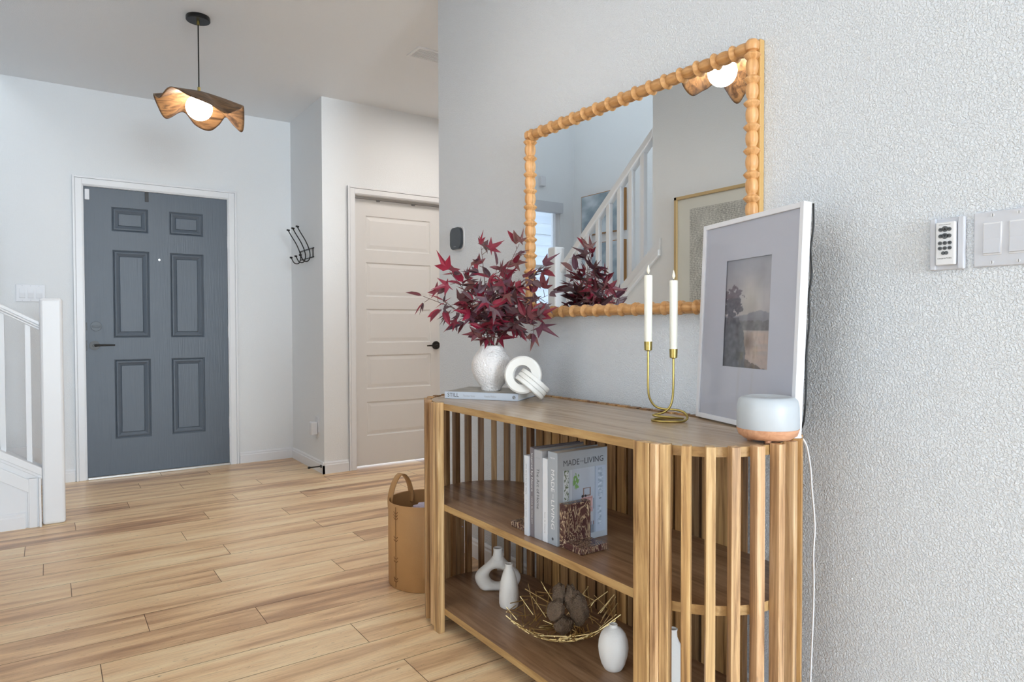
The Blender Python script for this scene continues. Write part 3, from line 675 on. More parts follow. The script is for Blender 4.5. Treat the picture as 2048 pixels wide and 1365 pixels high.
# ceiling register
vt = thing('ceiling_vent', 'white ceiling air vent near the hallway edge', 'vent', (1.98, 3.70, H))
bm = B(((-.16, -.08, -.006), (.16, -.062, 0)), ((-.16, .062, -.006), (.16, .08, 0)), ((-.16, -.062, -.006), (-.142, .062, 0)), ((.142, -.062, -.006), (.16, .062, 0)))
obj('vent_frame', bm, M_ceil, vt)
for k in range(7): bm = B(((-.142, -.054+.0165*k, -.008), (.142, -.046+.0165*k, -.001))); obj('louvre', bm, M_ceil, vt)

# ---------------------------------------------------------------- pendant lamps
RIM = [(-175, .208, -.045), (-156, .196, .014), (-130, .214, -.044), (-108, .214, .004), (-93, .218, .040), (-72, .196, .004), (-45, .186, .044), (-15, .178, .0), (15, .186, -.032), (42, .190, -.058), (68, .214, -.010), (85, .222, .020), (105, .226, -.088), (120, .206, -.055), (134, .190, .0), (150, .202, -.036), (166, .214, -.066)]
def petal_shade():
    """one sheet of veneer curling from the apex to a waving rim; angle 0 faces -Y"""
    n = len(RIM); seg = 140; rim = []
    for k in range(seg):
        a = -180+360*k/seg; ang = [q[0] for q in RIM]
        i = max([m for m in range(n) if ang[m] <= a], default=n-1)
        a0 = ang[i] if ang[i] <= a else ang[i]-360; i2 = (i+1) % n; a1 = ang[i2]
        while a1 <= a0: a1 += 360
        f = (a-a0)/(a1-a0); P = [Vector((RIM[(i+q) % n][1], RIM[(i+q) % n][2], 0)) for q in (-1, 0, 1, 2)]
        v = 0.5*((2*P[1])+(-P[0]+P[2])*f+(2*P[0]-5*P[1]+4*P[2]-P[3])*f*f+(-P[0]+3*P[1]-3*P[2]+P[3])*f**3)
        rim.append((math.radians(a), v.x, v.y))
    bm = bmesh.new(); rows = 22; V = []
    for i in range(rows+1):
        t = i/rows; row = []
        for (a, r, z) in rim:
            zz = .082*(1-t**1.35)+z*t**1.7; row.append(bm.verts.new((r*t*math.sin(a), -r*t*math.cos(a), zz)))
            if i == 0: break
        V.append(row)
    for i in range(rows):
        for k in range(seg):
            j = (k+1) % seg
            if i == 0: bm.faces.new((V[0][0], V[1][k], V[1][j]))
            else: bm.faces.new((V[i][k], V[i+1][k], V[i+1][j], V[i][j]))
    return bm
def pendant(loc, label, rz, glz):
    t = thing('pendant_lamp', label, 'lamp', loc, rz)       # origin at ceiling
    bm = bmesh.new(); lathe(bm, [(.058, 0), (.060, -.004), (.060, -.020), (.057, -.023)], 40); obj('canopy', bm, M_black, t, smooth=True, autosmooth=35)
    for za, zb in ((-.023, -.042), (glz+.080, glz+.105)):
        bm = bmesh.new(); cyl(bm, (0, 0, za), (0, 0, zb), .0075, 14); obj('brass_fitting', bm, M_brass, t)
    bm = bmesh.new(); cyl(bm, (0, 0, -.030), (0, 0, glz+.085), .0033, 8); obj('cord', bm, M_black, t)
    o = obj('lamp_shade', petal_shade(), M_shade, t, smooth=True, recalc=False); o.location = (0, 0, glz)
    s = o.modifiers.new('solid', 'SOLIDIFY'); s.thickness = .004; s.offset = 1
    bm = bmesh.new(); bmesh.ops.create_uvsphere(bm, u_segments=36, v_segments=20, radius=.066); o = obj('globe', bm, M_globe, t, smooth=True); o.location = (0, 0, glz-.004)
    return t
pendant((.680, 3.94, H), 'walnut petal pendant lamp with a lit round globe near the front door', -.17, -.478)
pendant((.590, 2.04, H), 'second walnut petal pendant lamp, seen only in the top right of the mirror', 2.5, -.478)

# ---------------------------------------------------------------- art seen in the mirror
ar = thing('framed_art', 'large woven grey art print in a pale wood frame, seen in the mirror', 'picture', (XS, 2.66, 1.45))
bm = bmesh.new(); a = .42; b0, b1 = -.46, .46
for p, q in (((.0, -a, b0), (.03, -a+.018, b1)), ((.0, a-.018, b0), (.03, a, b1)), ((.0, -a, b0), (.03, a, b0+.018)), ((.0, -a, b1-.018), (.03, a, b1))): box(bm, p, q)
obj('picture_frame', bm, simple('pale_oak_frame', rgb(196, 168, 118), .45), ar)
obj('mat_board', B(((.002, -a+.01, b0+.01), (.014, a-.01, b1-.01))), simple('cream_mat', (.72, .72, .66, 1), .8), ar)
def woven(u, v):
    g = 186+18*fbm(u*5, v*5, 3, 2)
    g += 34*(math.sin(v*420)+.6*math.sin(u*160+5*fbm(u*9, v*40)))*(.35+.5*abs(fbm(u*3, v*3, 3, 7)))
    g += 40*fbm(u*60, v*160, 2, 4)
    return (g, g*1.0, g*.97)
picture('print', woven, 130, 200, ar, (.0145, .30, b0+.09), (0, -1, 0), (0, 0, 1), .60, .74, M_art)
def sky(u, v):
    t = fbm(u*3, v*3, 5, 9); return lerp((140, 156, 166), (205, 214, 220), .5+t*.8)
for nm, z0, z1, lb in (('canvas_art', 1.995, 2.40, 'cloudy blue canvas with oak edge on the stairwell wall, upper of two in the mirror'), ('canvas_art', 1.50, 1.905, 'cloudy blue canvas with oak edge on the stairwell wall, lower of two in the mirror')):
    t = thing(nm, lb, 'picture', (XL, 5.06, (z0+z1)/2)); hz = (z1-z0)/2
    obj('canvas_edge', B(((0, -.31, -hz), (.045, .31, hz))), simple('oak_edge', rgb(170, 122, 66), .5), t)
    picture('painting', sky, 40, 30, t, (.0455, .305, -hz+.006), (0, -1, 0), (0, 0, 1), .61, 2*hz-.012, M_art)

# ---------------------------------------------------------------- leaning framed landscape
FA, FT, FW, FH = .31, .046, .414, .549
fr = bpy.data.objects.new('picture_frame', None); C.objects.link(fr); tag(fr, 'white framed landscape print leaning on the wall behind the diffuser', 'picture')
dv = Vector((-math.sin(FA), -math.cos(FA), 0)); nn = Vector((math.cos(FA), -math.sin(FA), 0)); up = Vector((0, 0, 1))*math.cos(FT)+nn*math.sin(FT); inn = up.cross(dv)   # points back towards the wall
Mf = Matrix((dv, inn, up)).transposed().to_4x4()     # local x along width, y backwards, z up
fr.matrix_world = Matrix.Translation((1.541, 1.308, ZT+.0005)) @ Mf
D = .022; fw = .013
bm = B(((0, 0, 0), (fw, D, FH)), ((FW-fw, 0, 0), (FW, D, FH)), ((fw, 0, 0), (FW-fw, D, fw)), ((fw, 0, FH-fw), (FW-fw, D, FH)))
obj('frame_moulding', bm, simple('white_gloss_frame', (.80, .81, .86, 1), .3, var=.01), fr, bevel=.001)
obj('backing', B(((fw*.6, D-.006, fw*.6), (FW-fw*.6, D-.002, FH-fw*.6))), M_black, fr)
M_matb = simple('lilac_grey_mat', rgb(186, 188, 200), .6, var=.01)
ix0, ix1, iz0, iz1 = .113, .301, .152, .438
bm = B(((fw, .006, fw), (ix0, .0075, FH-fw)), ((ix1, .006, fw), (FW-fw, .0075, FH-fw)), ((ix0, .006, fw), (ix1, .0075, iz0)), ((ix0, .006, iz1), (ix1, .0075, FH-fw)))
obj('mat_board', bm, M_matb, fr)
M_glz, _n, _l, _p = new_mat('picture_glazing')
_tr = N(_n, 'ShaderNodeBsdfTransparent'); _gl = N(_n, 'ShaderNodeBsdfGlossy'); _gl.inputs['Roughness'].default_value = .06; _mx = N(_n, 'ShaderNodeMixShader'); _fz = N(_n, 'ShaderNodeFresnel'); _fz.inputs[0].default_value = 1.45
_gb = N(_n, 'ShaderNodeNewGeometry'); _mm = N(_n, 'ShaderNodeMath', operation='MULTIPLY_ADD'); _mm.inputs[1].default_value = -1; _mm.inputs[2].default_value = 1; _l.new(_gb.outputs['Backfacing'], _mm.inputs[0]); _m2 = N(_n, 'ShaderNodeMath', operation='MULTIPLY'); _l.new(_mm.outputs[0], _m2.inputs[0]); _l.new(_fz.outputs[0], _m2.inputs[1])
_l.new(_m2.outputs[0], _mx.inputs[0]); _l.new(_tr.outputs[0], _mx.inputs[1]); _l.new(_gl.outputs[0], _mx.inputs[2]); _l.new(_mx.outputs[0], _n['Material Output'].inputs[0])
obj('glazing', B(((fw, .0040, fw), (FW-fw, .0050, FH-fw))), M_glz, fr)
def landscape(u, v):
    c = lerp((176, 170, 172), (150, 152, 162), (v-.5)/.5)
    c = lerp(c, (178, 172, 166), math.exp(-((u-.55)/.18)**2)*max(0, 1-abs(v-.62)/.25))
    c = tuple(q+10*fbm(u*3, v*5, 4, 1) for q in c)
    hill = .475+.045*math.exp(-((u-.75)/.22)**2)+.01*fbm(u*8, 3, 3)
    if v < hill: c = lerp((138, 138, 146), (122, 122, 130), (hill-v)*10+.4*fbm(u*12, v*12, 3, 5))
    if v < .43+.02*fbm(u*10, 0, 3, 8): c = tuple(q+14*fbm(u*16, v*20, 3, 6) for q in (112, 110, 114))
    if v < .345:                                     # water
        c = lerp((170, 160, 158), (186, 166, 156), .5+fbm(u*2, v*22, 3, 4))
        c = lerp(c, (120, 106, 100), max(0, math.exp(-((u-.52)/.12)**2)*math.exp(-((v-.24)/.08)**2)+.25*fbm(u*20, v*20, 2, 3)))
    bank = .13-.20*(u-.30)+.015*fbm(u*14, 2, 3)
    lf = .50-.36*max(0, (v-.12))+.07*fbm(v*8, 1, 3, 2)     # left dark mass edge
    if v < bank: c = tuple(q+18*fbm(u*14, v*14, 3, 11) for q in (112, 104, 102))
    if u < lf and v < .46: c = tuple(q+20*fbm(u*12, v*16, 4, 12) for q in (96, 98, 106))
    # tree
    tx, tz = .17, .60; d = ((u-tx)/.27)**2+((v-tz)/.155)**2
    if d+.75*fbm(u*9, v*18, 4, 13) < .72 or (abs(u-.10) < .025 and .4 < v < .62): c = tuple(q+16*fbm(u*22, v*40, 3, 14) for q in ((112, 104, 112) if v > .64 else (100, 100, 108)))
    return c
picture('print', landscape, 110, 170, fr, (ix0-.004, .0095, iz0-.004), (1, 0, 0), (0, 0, 1), ix1-ix0+.008, iz1-iz0+.008, M_art)
bm = bmesh.new(); tube(bm, spline([(FW+.001, D+.003, .545), (FW+.003, D+.004, .49), (FW-.002, D+.004, .44), (FW+.004, D+.004, .38), (FW-.001, D+.004, .33), (FW+.004, D+.004, .27), (FW-.001, D+.004, .2), (FW+.003, D+.004, .12), (FW, D+.004, .04), (FW-.02, D+.004, .003)], 5), .0022, 6)
obj('hanging_cord', bm, M_black, fr, smooth=True)

# ---------------------------------------------------------------- diffuser
df = thing('aroma_diffuser', 'white domed aroma diffuser on a pale wood base at the console end', 'diffuser', (1.360, .944, TZ))
bm = bmesh.new(); lathe(bm, [(.030, .006), (.052, .0075), (.064, .016), (.0685, .030), (.0685, .0315), (.03, .0315)], 56); obj('wood_base', bm, M_beech, df, smooth=True, autosmooth=40)
M_frost = simple('frosted_white_plastic', (.53, .57, .61, 1), .38, var=.005)
bm = bmesh.new(); lathe(bm, [(.0675, .0315), (.0685, .034), (.0675, .082), (.0645, .095), (.058, .1015), (.048, .1035), (.046, .1025), (.006, .1025), (.0055, .1015), (0, .1015)], 56); obj('dome', bm, M_frost, df, smooth=True, autosmooth=60)
for k in range(4):
    a = PI*(.2+k/2); bm = bmesh.new(); lathe(bm, [(.0055, 0), (.007, .002), (.0075, .009)], 14, Matrix.Translation((.038*math.cos(a), .038*math.sin(a), 0))); obj('foot', bm, M_beech, df, smooth=True)
bm = bmesh.new(); lathe(bm, [(.010, .002), (.010, .008)], 14, Matrix.Translation((-.01, -.01, 0))); obj('intake', bm, M_black, df)
bm = bmesh.new(); tube(bm, spline([(1.412, .948, TZ+.0075), (1.425, .935, TZ+.0075), (1.443, .916, TZ+.006), (1.462, .912, TZ-.014), (1.477, .914, .752), (1.492, .918, .715), (1.502, .921, .670), (1.512, .922, .62), (1.517, .922, .57), (1.512, .922, .51), (1.514, .922, .40), (1.514, .93, .15), (1.52, .93, .004), (1.58, .93, .004)], 7), .0022, 8)
bmesh.ops.translate(bm, verts=bm.verts, vec=(-1.360, -.944, -TZ)); obj('power_cable', bm, M_white, df, smooth=True)

# ---------------------------------------------------------------- candlestick and candles
cu, cv = Vector((.8245, -.5659, 0)), Vector((.5657, .8246, 0))
CB = Vector((1.427, 1.305, TZ))
def cp(u, v, z): return tuple(cu*u+cv*v+Vector((0, 0, z)))
ch = thing('candlestick', 'curled brass wire candlestick holding two candles beside the framed print', 'candlestick', CB)
path = [cp(-.057, .006, .200), cp(-.057, .006, .15), cp(-.0565, .006, .085), cp(-.050, .007, .058), cp(-.036, .008, .040), cp(-.016, .006, .033), (cp(.012, .004, .031)), cp(.036, .0, .027), cp(.047, -.006, .018), cp(.047, -.018, .010), cp(.034, -.033, .004), cp(.008, -.041, .003), cp(-.022, -.037, .003), cp(-.044, -.018, .003), cp(-.046, .006, .003), cp(-.026, .026, .003), cp(.006, .034, .003), cp(.034, .020, .004), cp(.040, .002, .006), cp(.024, -.012, .009), cp(-.006, -.018, .013), cp(-.034, -.012, .015), cp(-.044, .0, .017), cp(-.03, .008, .018), cp(-.012, .004, .024), cp(.002, .0, .038), cp(.0095, .0, .060), cp(.012, .0, .09), cp(.0125, .0, .14), cp(.0125, .0, .178)]
bm = bmesh.new(); tube(bm, spline(path, 7), .0032, 10); obj('wire_frame', bm, M_brass, ch, smooth=True)
for (u, v, z) in ((-.057, .006, .195), (.0125, 0, .174)):
    bm = bmesh.new(); lathe(bm, [(.004, 0), (.0105, .003), (.0115, .027), (.0095, .027), (.0095, .012), (0, .012)], 24, Matrix.Translation(cp(u, v, z)), cap=False); obj('candle_cup', bm, M_brass, ch, smooth=True, autosmooth=40)
M_flame = simple('plastic_flame', (.93, .88, .74, 1), .3)
for (u, v, z, h, lb) in ((-.057, .006, .2075, .200, 'slim ivory flameless candle, left and taller standing of the pair'), (.0125, 0, .1865, .206, 'slim ivory flameless candle, right and lower standing of the pair')):
    t = thing('candle', lb, 'candle', CB+Vector(cp(u, v, z)))
    bm = bmesh.new(); lathe(bm, [(.0092, 0), (.0105, .016), (.0112, h*.6), (.0116, h-.004), (.0108, h), (.006, h-.002), (0, h-.002)], 28); obj('wax_stick', bm, M_candle, t, smooth=True, autosmooth=50)
    bm = bmesh.new(); lathe(bm, [(.0012, h-.003), (.0012, h+.004)], 8); obj('wick', bm, M_black, t)
    bm = bmesh.new(); lathe(bm, [(.0012, h+.003), (.0042, h+.010), (.0044, h+.014), (.0026, h+.021), (.0006, h+.029)], 16); obj('flame_tip', bm, M_flame, t, smooth=True)

# ---------------------------------------------------------------- book, vase, leaves, knot
sd = Vector((.167, -.241, 0)).normalized(); pd = Vector((-sd.y, sd.x, 0))
def mk_book(nm, label, loc, M3, L, W, T, cov, spine=None, group=None, cat='book'):
    """local frame: x along book height L, y away from spine W, z thickness T ; spine at y=0"""
    t = bpy.data.objects.new(nm, None); C.objects.link(t); tag(t, label, cat, group); t.matrix_world = Matrix.Translation(loc) @ M3
    c = .0022
    obj('cover', B(((0, 0, 0), (L, W, c)), ((0, 0, T-c), (L, W, T)), ((0, 0, c), (L, .0025, T-c))), cov, t, bevel=.0008)
    obj('page_block', B(((.003, .0025, c), (L-.003, W-.004, T-c))), M_paper, t)
    return t
M_still = simple('pale_blue_grey_cover', rgb(196, 204, 216), .5, var=.02)
Mbk = Matrix((sd, pd, Vector((0, 0, 1)))).transposed().to_4x4()
bs = mk_book('book', 'pale grey book titled STILL lying flat under the white vase', (1.204, 2.196, TZ+.0005), Mbk, .290, .215, .026, M_still)
M_dk = simple('charcoal_ink', (.06, .065, .075, 1), .6); M_gi = simple('grey_ink', (.32, .33, .36, 1), .6); M_wi = simple('white_ink', (.85, .86, .88, 1), .5)
text('title_lettering', 'STILL', M_dk, bs, (.012, 0, .007), (1, 0, 0), (0, 0, 1), length=.046, height=.0145)
text('lettering', 'The Slow Home', M_gi, bs, (.075, 0, .009), (1, 0, 0), (0, 0, 1), length=.047, height=.007)
text('lettering', 'Natalie Walton', M_gi, bs, (.160, 0, .009), (1, 0, 0), (0, 0, 1), length=.046, height=.007)
bm = bmesh.new(); lathe(bm, [(.0058, 0), (.0058, .0003)], 20, Matrix.Translation((.274, -.0003, .0125)) @ Matrix.Rotation(PI/2, 4, 'X') @ Matrix.Translation((0, 0, -.0003))); obj('publisher_mark', bm, M_dk, bs)
text('lettering', 'Q', M_wi, bs, (.2708, -.0004, .0088), (1, 0, 0), (0, 0, 1), height=.0075)
def stillcov(u, v):
    b = 170+30*fbm(u*4, v*5, 4, 21); return (b, b*.97, b*.92) if v < .93 else (150, 148, 140)
picture('cover_picture', stillcov, 40, 30, bs, (.004, .004, .0262), (1, 0, 0), (0, 1, 0), .282, .205, M_art)

VC = Vector((1.364, 2.125, TZ+.0267))
va = thing('white_vase', 'pitted white ceramic vase of burgundy leaf stems standing on a book', 'vase', VC)
vp = [(.0, .0), (.035, .0), (.0375, .004), (.039, .012), (.050, .026), (.065, .050), (.0740, .078), (.0745, .098), (.068, .122), (.056, .141), (.046, .153), (.0430, .160), (.0435, .168), (.0400, .169), (.038, .163), (.040, .155), (.048, .142), (.056, .12), (.056, .06), (0, .02)]
bm = bmesh.new(); lathe(bm, vp, 56, cap=False); o = obj('vase_body', bm, M_ceram_r, va, smooth=True)

def leaf(bm, cl, base, d, nrm, size, col, lobes):
    d = d.normalized(); s = d.cross(nrm).normalized(); nrm = s.cross(d).normalized()
    if lobes == 5: sh = [(0, .0), (-110, .42), (-80, .22), (-52, .74), (-24, .34), (0, 1.0), (24, .34), (52, .74), (80, .22), (110, .42)]; o0 = .0
    elif lobes == 3: sh = [(0, 0), (-75, .28), (-46, .74), (-20, .42), (0, 1.05), (20, .42), (46, .74), (75, .28)]
    else: sh = [(0, 0), (-42, .25), (-26, .45), (-13, .72), (0, 1.05), (13, .72), (26, .45), (42, .25)]
    pet = base + d*size*.12; cpt = bm.verts.new(pet + d*size*.18 - nrm*size*.04); cpt[cl] = col
    vs = []; tw = random.uniform(-.25, .25)
    for a, r in sh[1:]:
        ar_ = math.radians(a); x = math.cos(ar_)*r*size; y_ = math.sin(ar_)*r*size
        droop = -.30*(x*x+y_*y_)/size + .10*abs(y_) + tw*y_
        v = bm.verts.new(pet + d*x + s*y_ + nrm*droop); f = random.uniform(.8, 1.15); v[cl] = (col[0]*f, col[1]*f, col[2]*f, 1); vs.append(v)
    b = bm.verts.new(pet); b[cl] = col
    ring = [b]+vs
    for i in range(len(ring)): bm.faces.new((cpt, ring[i], ring[(i+1) % len(ring)]))
M_stem = simple('brown_stem', rgb(98, 70, 66), .7)
LR = random.Random(23)
pal = [(.17, .018, .034), (.22, .020, .042), (.13, .028, .036), (.12, .055, .062), (.17, .066, .060), (.11, .060, .078), (.30, .015, .044), (.12, .040, .062), (.15, .090, .10)]
def branch(tip, ctrl, label, nleaf=11, group='burgundy leaf stems in the white vase', big=1.0, t0=.42, red=False):
    mouth = VC+Vector((0, 0, .166)); foot = VC+Vector((LR.uniform(-.015, .015), LR.uniform(-.015, .015), .03))
    m2 = mouth+Vector((ctrl[0]*.25, ctrl[1]*.25, 0)); m2 = VC+Vector((0, 0, .166))+Vector((max(-.024, min(.024, ctrl[0]*.25)), max(-.024, min(.024, ctrl[1]*.25)), 0))
    P = spline([foot, m2, mouth+Vector(ctrl), Vector(tip)+VC], 10)
    t = thing('leaf_branch', label, 'foliage', VC, 0, group)
    tw = bmesh.new(); tube(tw, [p-VC for p in P], lambda q: .0024-.0015*q, 6)
    bm = bmesh.new(); cl = bm.verts.layers.float_color.new('Col')
    for k in range(nleaf):
        q = t0+(1-t0)*(k/(nleaf-1)); i = min(len(P)-2, int(q*(len(P)-1))); p = P[i].lerp(P[i+1], q*(len(P)-1)-i)-VC
        tan = (P[i+1]-P[i]).normalized(); side = tan.orthogonal().normalized(); side.rotate(Matrix.Rotation(LR.uniform(0, 2*PI), 3, tan))
        last = k == nleaf-1
        dd = tan if last else (side*1.0+tan*LR.uniform(.2, .9)+Vector((0, 0, -.18))).normalized()
        e = p if last else p+dd*LR.uniform(.012, .040)
        if not last: tube(tw, [p, e], .0010, 5)
        sz = LR.uniform(.052, .078)*big; kind = LR.choice([5, 5, 3, 3, 1, 1]); col = LR.choice(pal[:2]+pal[6:7] if red else pal)
        n3 = (Vector((-.5, -.75, .55))+Vector((LR.uniform(-.8, .8), LR.uniform(-.8, .8), LR.uniform(-.5, .6)))).normalized()
        w0 = e+VC+dd*sz*1.2
        if w0.x > 1.535: dd = Vector((-.25, dd.y, dd.z)).normalized()
        leaf(bm, cl, e, dd, n3, sz, (*col, 1), kind)
        if not last and LR.random() < .9:
            d3 = (dd+Vector((LR.uniform(-.9, .9), LR.uniform(-.9, .9), LR.uniform(-.6, .6)))).normalized()
            if (e+VC).x > 1.48: d3.x = -abs(d3.x)
            leaf(bm, cl, e, d3, n3, sz*.8, (*LR.choice(pal), 1), LR.choice([3, 1]))
    bmesh.ops.recalc_face_normals(bm, faces=bm.faces)
    obj('leaves', bm, M_leaf, t, smooth=False, recalc=False); obj('stem', tw, M_stem, t, smooth=True)
    return t
def uvz(u, v, z): return tuple(cu*u+cv*v+Vector((0, 0, z)))
mid = 'burgundy artificial leaf stem in the full middle of the vase bouquet'
branch(uvz(-.245, -.06, .350), uvz(-.085, -.02, .11), 'burgundy leaf stem reaching furthest left from the white vase', 9, t0=.5)
branch(uvz(-.150, -.05, .440), uvz(-.070, -.02, .16), 'bright red leaf stem at the upper left of the vase bouquet', 13, red=True)
branch(uvz(-.165, -.07, .330), uvz(-.075, -.03, .09), 'burgundy leaf stem low on the left side of the vase bouquet', 12)
branch(uvz(-.100, .03, .400), uvz(-.04, .02, .15), mid, 14)
branch(uvz(-.035, -.03, .535), uvz(-.022, -.01, .22), 'burgundy leaf stem rising tallest above the left of the bouquet', 12, t0=.45)
branch(uvz(.105, -.06, .540), uvz(.030, -.02, .20), 'burgundy leaf stem rising tallest towards the mirror frame', 10, t0=.5)
branch(uvz(.020, .02, .460), uvz(.010, .01, .18), mid, 14)
branch(uvz(.060, -.10, .400), uvz(.025, -.04, .14), mid, 15)
branch(uvz(.185, -.08, .455), uvz(.070, -.03, .16), 'burgundy leaf stem overlapping the lower left mirror corner', 14)
branch(uvz(.205, -.11, .350), uvz(.085, -.045, .12), 'burgundy leaf stem spreading right below the mirror frame', 14)
branch(uvz(.165, -.13, .240), uvz(.080, -.05, .09), 'burgundy leaf stem drooping lowest on the right of the bouquet', 12, big=1.15)
branch(uvz(-.060, -.12, .330), uvz(-.03, -.05, .11), mid, 14)
branch(uvz(.075, .03, .350), uvz(.03, .01, .11), mid, 13)
branch(uvz(.010, -.13, .350), uvz(.0, -.05, .12), mid, 14)

# linked ring knot
def ring_mesh(R, prof, seg=72):
    bm = bmesh.new(); rows = []
    for k in range(seg):
        a = 2*PI*k/seg; rows.append([bm.verts.new(((R+r)*math.cos(a), (R+r)*math.sin(a), z)) for r, z in prof])
    m = len(prof)
    for k in range(seg):
        for j in range(m): bm.faces.new((rows[k][j], rows[(k+1) % seg][j], rows[(k+1) % seg][(j+1) % m], rows[k][(j+1) % m]))
    return bm
kn = thing('knot_ornament', 'white ornament of two interlocked rings leaning beside the vase', 'ornament', (1.378, 1.935, .862))
p1 = [(-.016, -.010), (.010, -.013), (.016, -.008), (.016, .008), (.010, .013), (-.016, .010)]
o = obj('ring', ring_mesh(.0505, p1), M_knot, kn, smooth=True, autosmooth=40)
def basis(zdir, xdir):
    z = Vector(zdir).normalized(); x = Vector(xdir); x = (x-z*x.dot(z)).normalized(); return Matrix((x, z.cross(x), z)).transposed()
z1 = cu*-.30+cv*-.93+Vector((0, 0, .10)); o.matrix_local = Matrix.Translation((-.004, -.001, .030)) @ basis(z1, (0, 0, 1)).to_4x4()
g = .004
p2 = [(-.010, -.024), (.006, -.024), (.009, -.021), (.009, -.0095), (.009-g, -.0080), (.009, -.0065), (.009, .0065), (.009-g, .0080), (.009, .0095), (.009, .021), (.006, .024), (-.010, .024)]
o = obj('ribbed_ring', ring_mesh(.052, p2), M_knot, kn, smooth=True, autosmooth=30)
z2 = cu*.63+cv*.10+Vector((0, 0, .74)); dd2 = cu*.70+Vector((0, 0, -.62))
o.matrix_local = Matrix.Translation(cu*.030+cv*.012+Vector((0, 0, -.003))) @ basis(z2, dd2).to_4x4()

# ---------------------------------------------------------------- books on the middle shelf
def upright(nm, label, y_near, y_far, h, w_, x0, cov, **k):
    # local x = up, y = +X world (away from spine), z = thickness from near face to far face (towards +Y)
    M3 = Matrix((Vector((0, 0, 1)), Vector((1, 0, 0)), Vector((0, 1, 0)))).transposed().to_4x4()
    return mk_book(nm, label, (x0, y_near, MZ+.0005), M3, h, w_, y_far-y_near, cov, **k)
G = 'books standing on the middle shelf'
# spine text: faces -X world = local -y. reading direction: down (-x local), letter-up direction: towards +? 
def spine_text(t, s, mat, xs, zc, length, height, nm='title_lettering'):
    # text runs downwards starting at local x = xs; letter tops point to +... world -Y->near camera side
    text(nm, s, mat, t, (xs, 0, zc+height/2), (-1, 0, 0), (0, 0, -1), length=length, height=height)
b1 = upright('book', 'thin white paperback leftmost in the shelf row, against the left bookend', 1.5945, 1.6145, .236, .165, 1.150, simple('white_cover_blue_tint', rgb(214, 219, 228), .5), group=G)
spine_text(b1, 'the first forty days', M_gi, .212, .010, .090, .0085); spine_text(b1, 'Heng Ou', M_gi, .105, .010, .05, .006, 'lettering')
b2 = upright('book', 'dark taupe book second from left, with white italic spine title', 1.5750, 1.5935, .262, .190, 1.156, simple('taupe_cover', rgb(120, 114, 120), .5), group=G)
spine_text(b2, 'Inspired by Nature', M_wi, .245, .009, .112, .0095); spine_text(b2, 'HANS BLOMQUIST', M_wi, .118, .009, .08, .005, 'lettering')
b3 = upright('book', 'thick grey book titled The Art of Home in the middle of the row', 1.5365, 1.5740, .258, .185, 1.157, simple('light_grey_cover', rgb(176, 178, 184), .5), group=G)
spine_text(b3, 'The Art of Home', M_dk, .205, .019, .118, .0125)
text('lettering', 'SHEA MCGEE', M_gi, b3, (.2330, 0, .029), (0, 0, -1), (1, 0, 0), length=.020, height=.004)
b4 = upright('book', 'plain white book, fourth from left and shorter than its neighbours', 1.5135, 1.5355, .239, .180, 1.158, simple('plain_white_cover', rgb(228, 231, 238), .5), group=G)
spine_text(b4, 'less is more', M_gi, .085, .010, .06, .006)
b5 = upright('book', 'grey-blue book titled MADE FOR LIVING with a room photo cover, right end', 1.4700, 1.5125, .262, .187, 1.160, simple('grey_blue_cover', rgb(166, 173, 182), .5), group=G)
spine_text(b5, 'MADE', M_wi, .212, .020, .062, .014); spine_text(b5, 'FOR', M_wi, .143, .019, .012, .005, 'lettering'); spine_text(b5, 'LIVING', M_wi, .126, .020, .082, .014)
text('lettering', 'AMBER LEWIS', M_wi, b5, (.243, 0, .032), (0, 0, -1), (1, 0, 0), length=.022, height=.004)
bm = bmesh.new(); lathe(bm, [(.0042, 0), (.0042, .0003)], 16, Matrix.Translation((.017, 0, .021)) @ Matrix.Rotation(PI/2, 4, 'X')); obj('publisher_mark', bm, M_dk, b5)
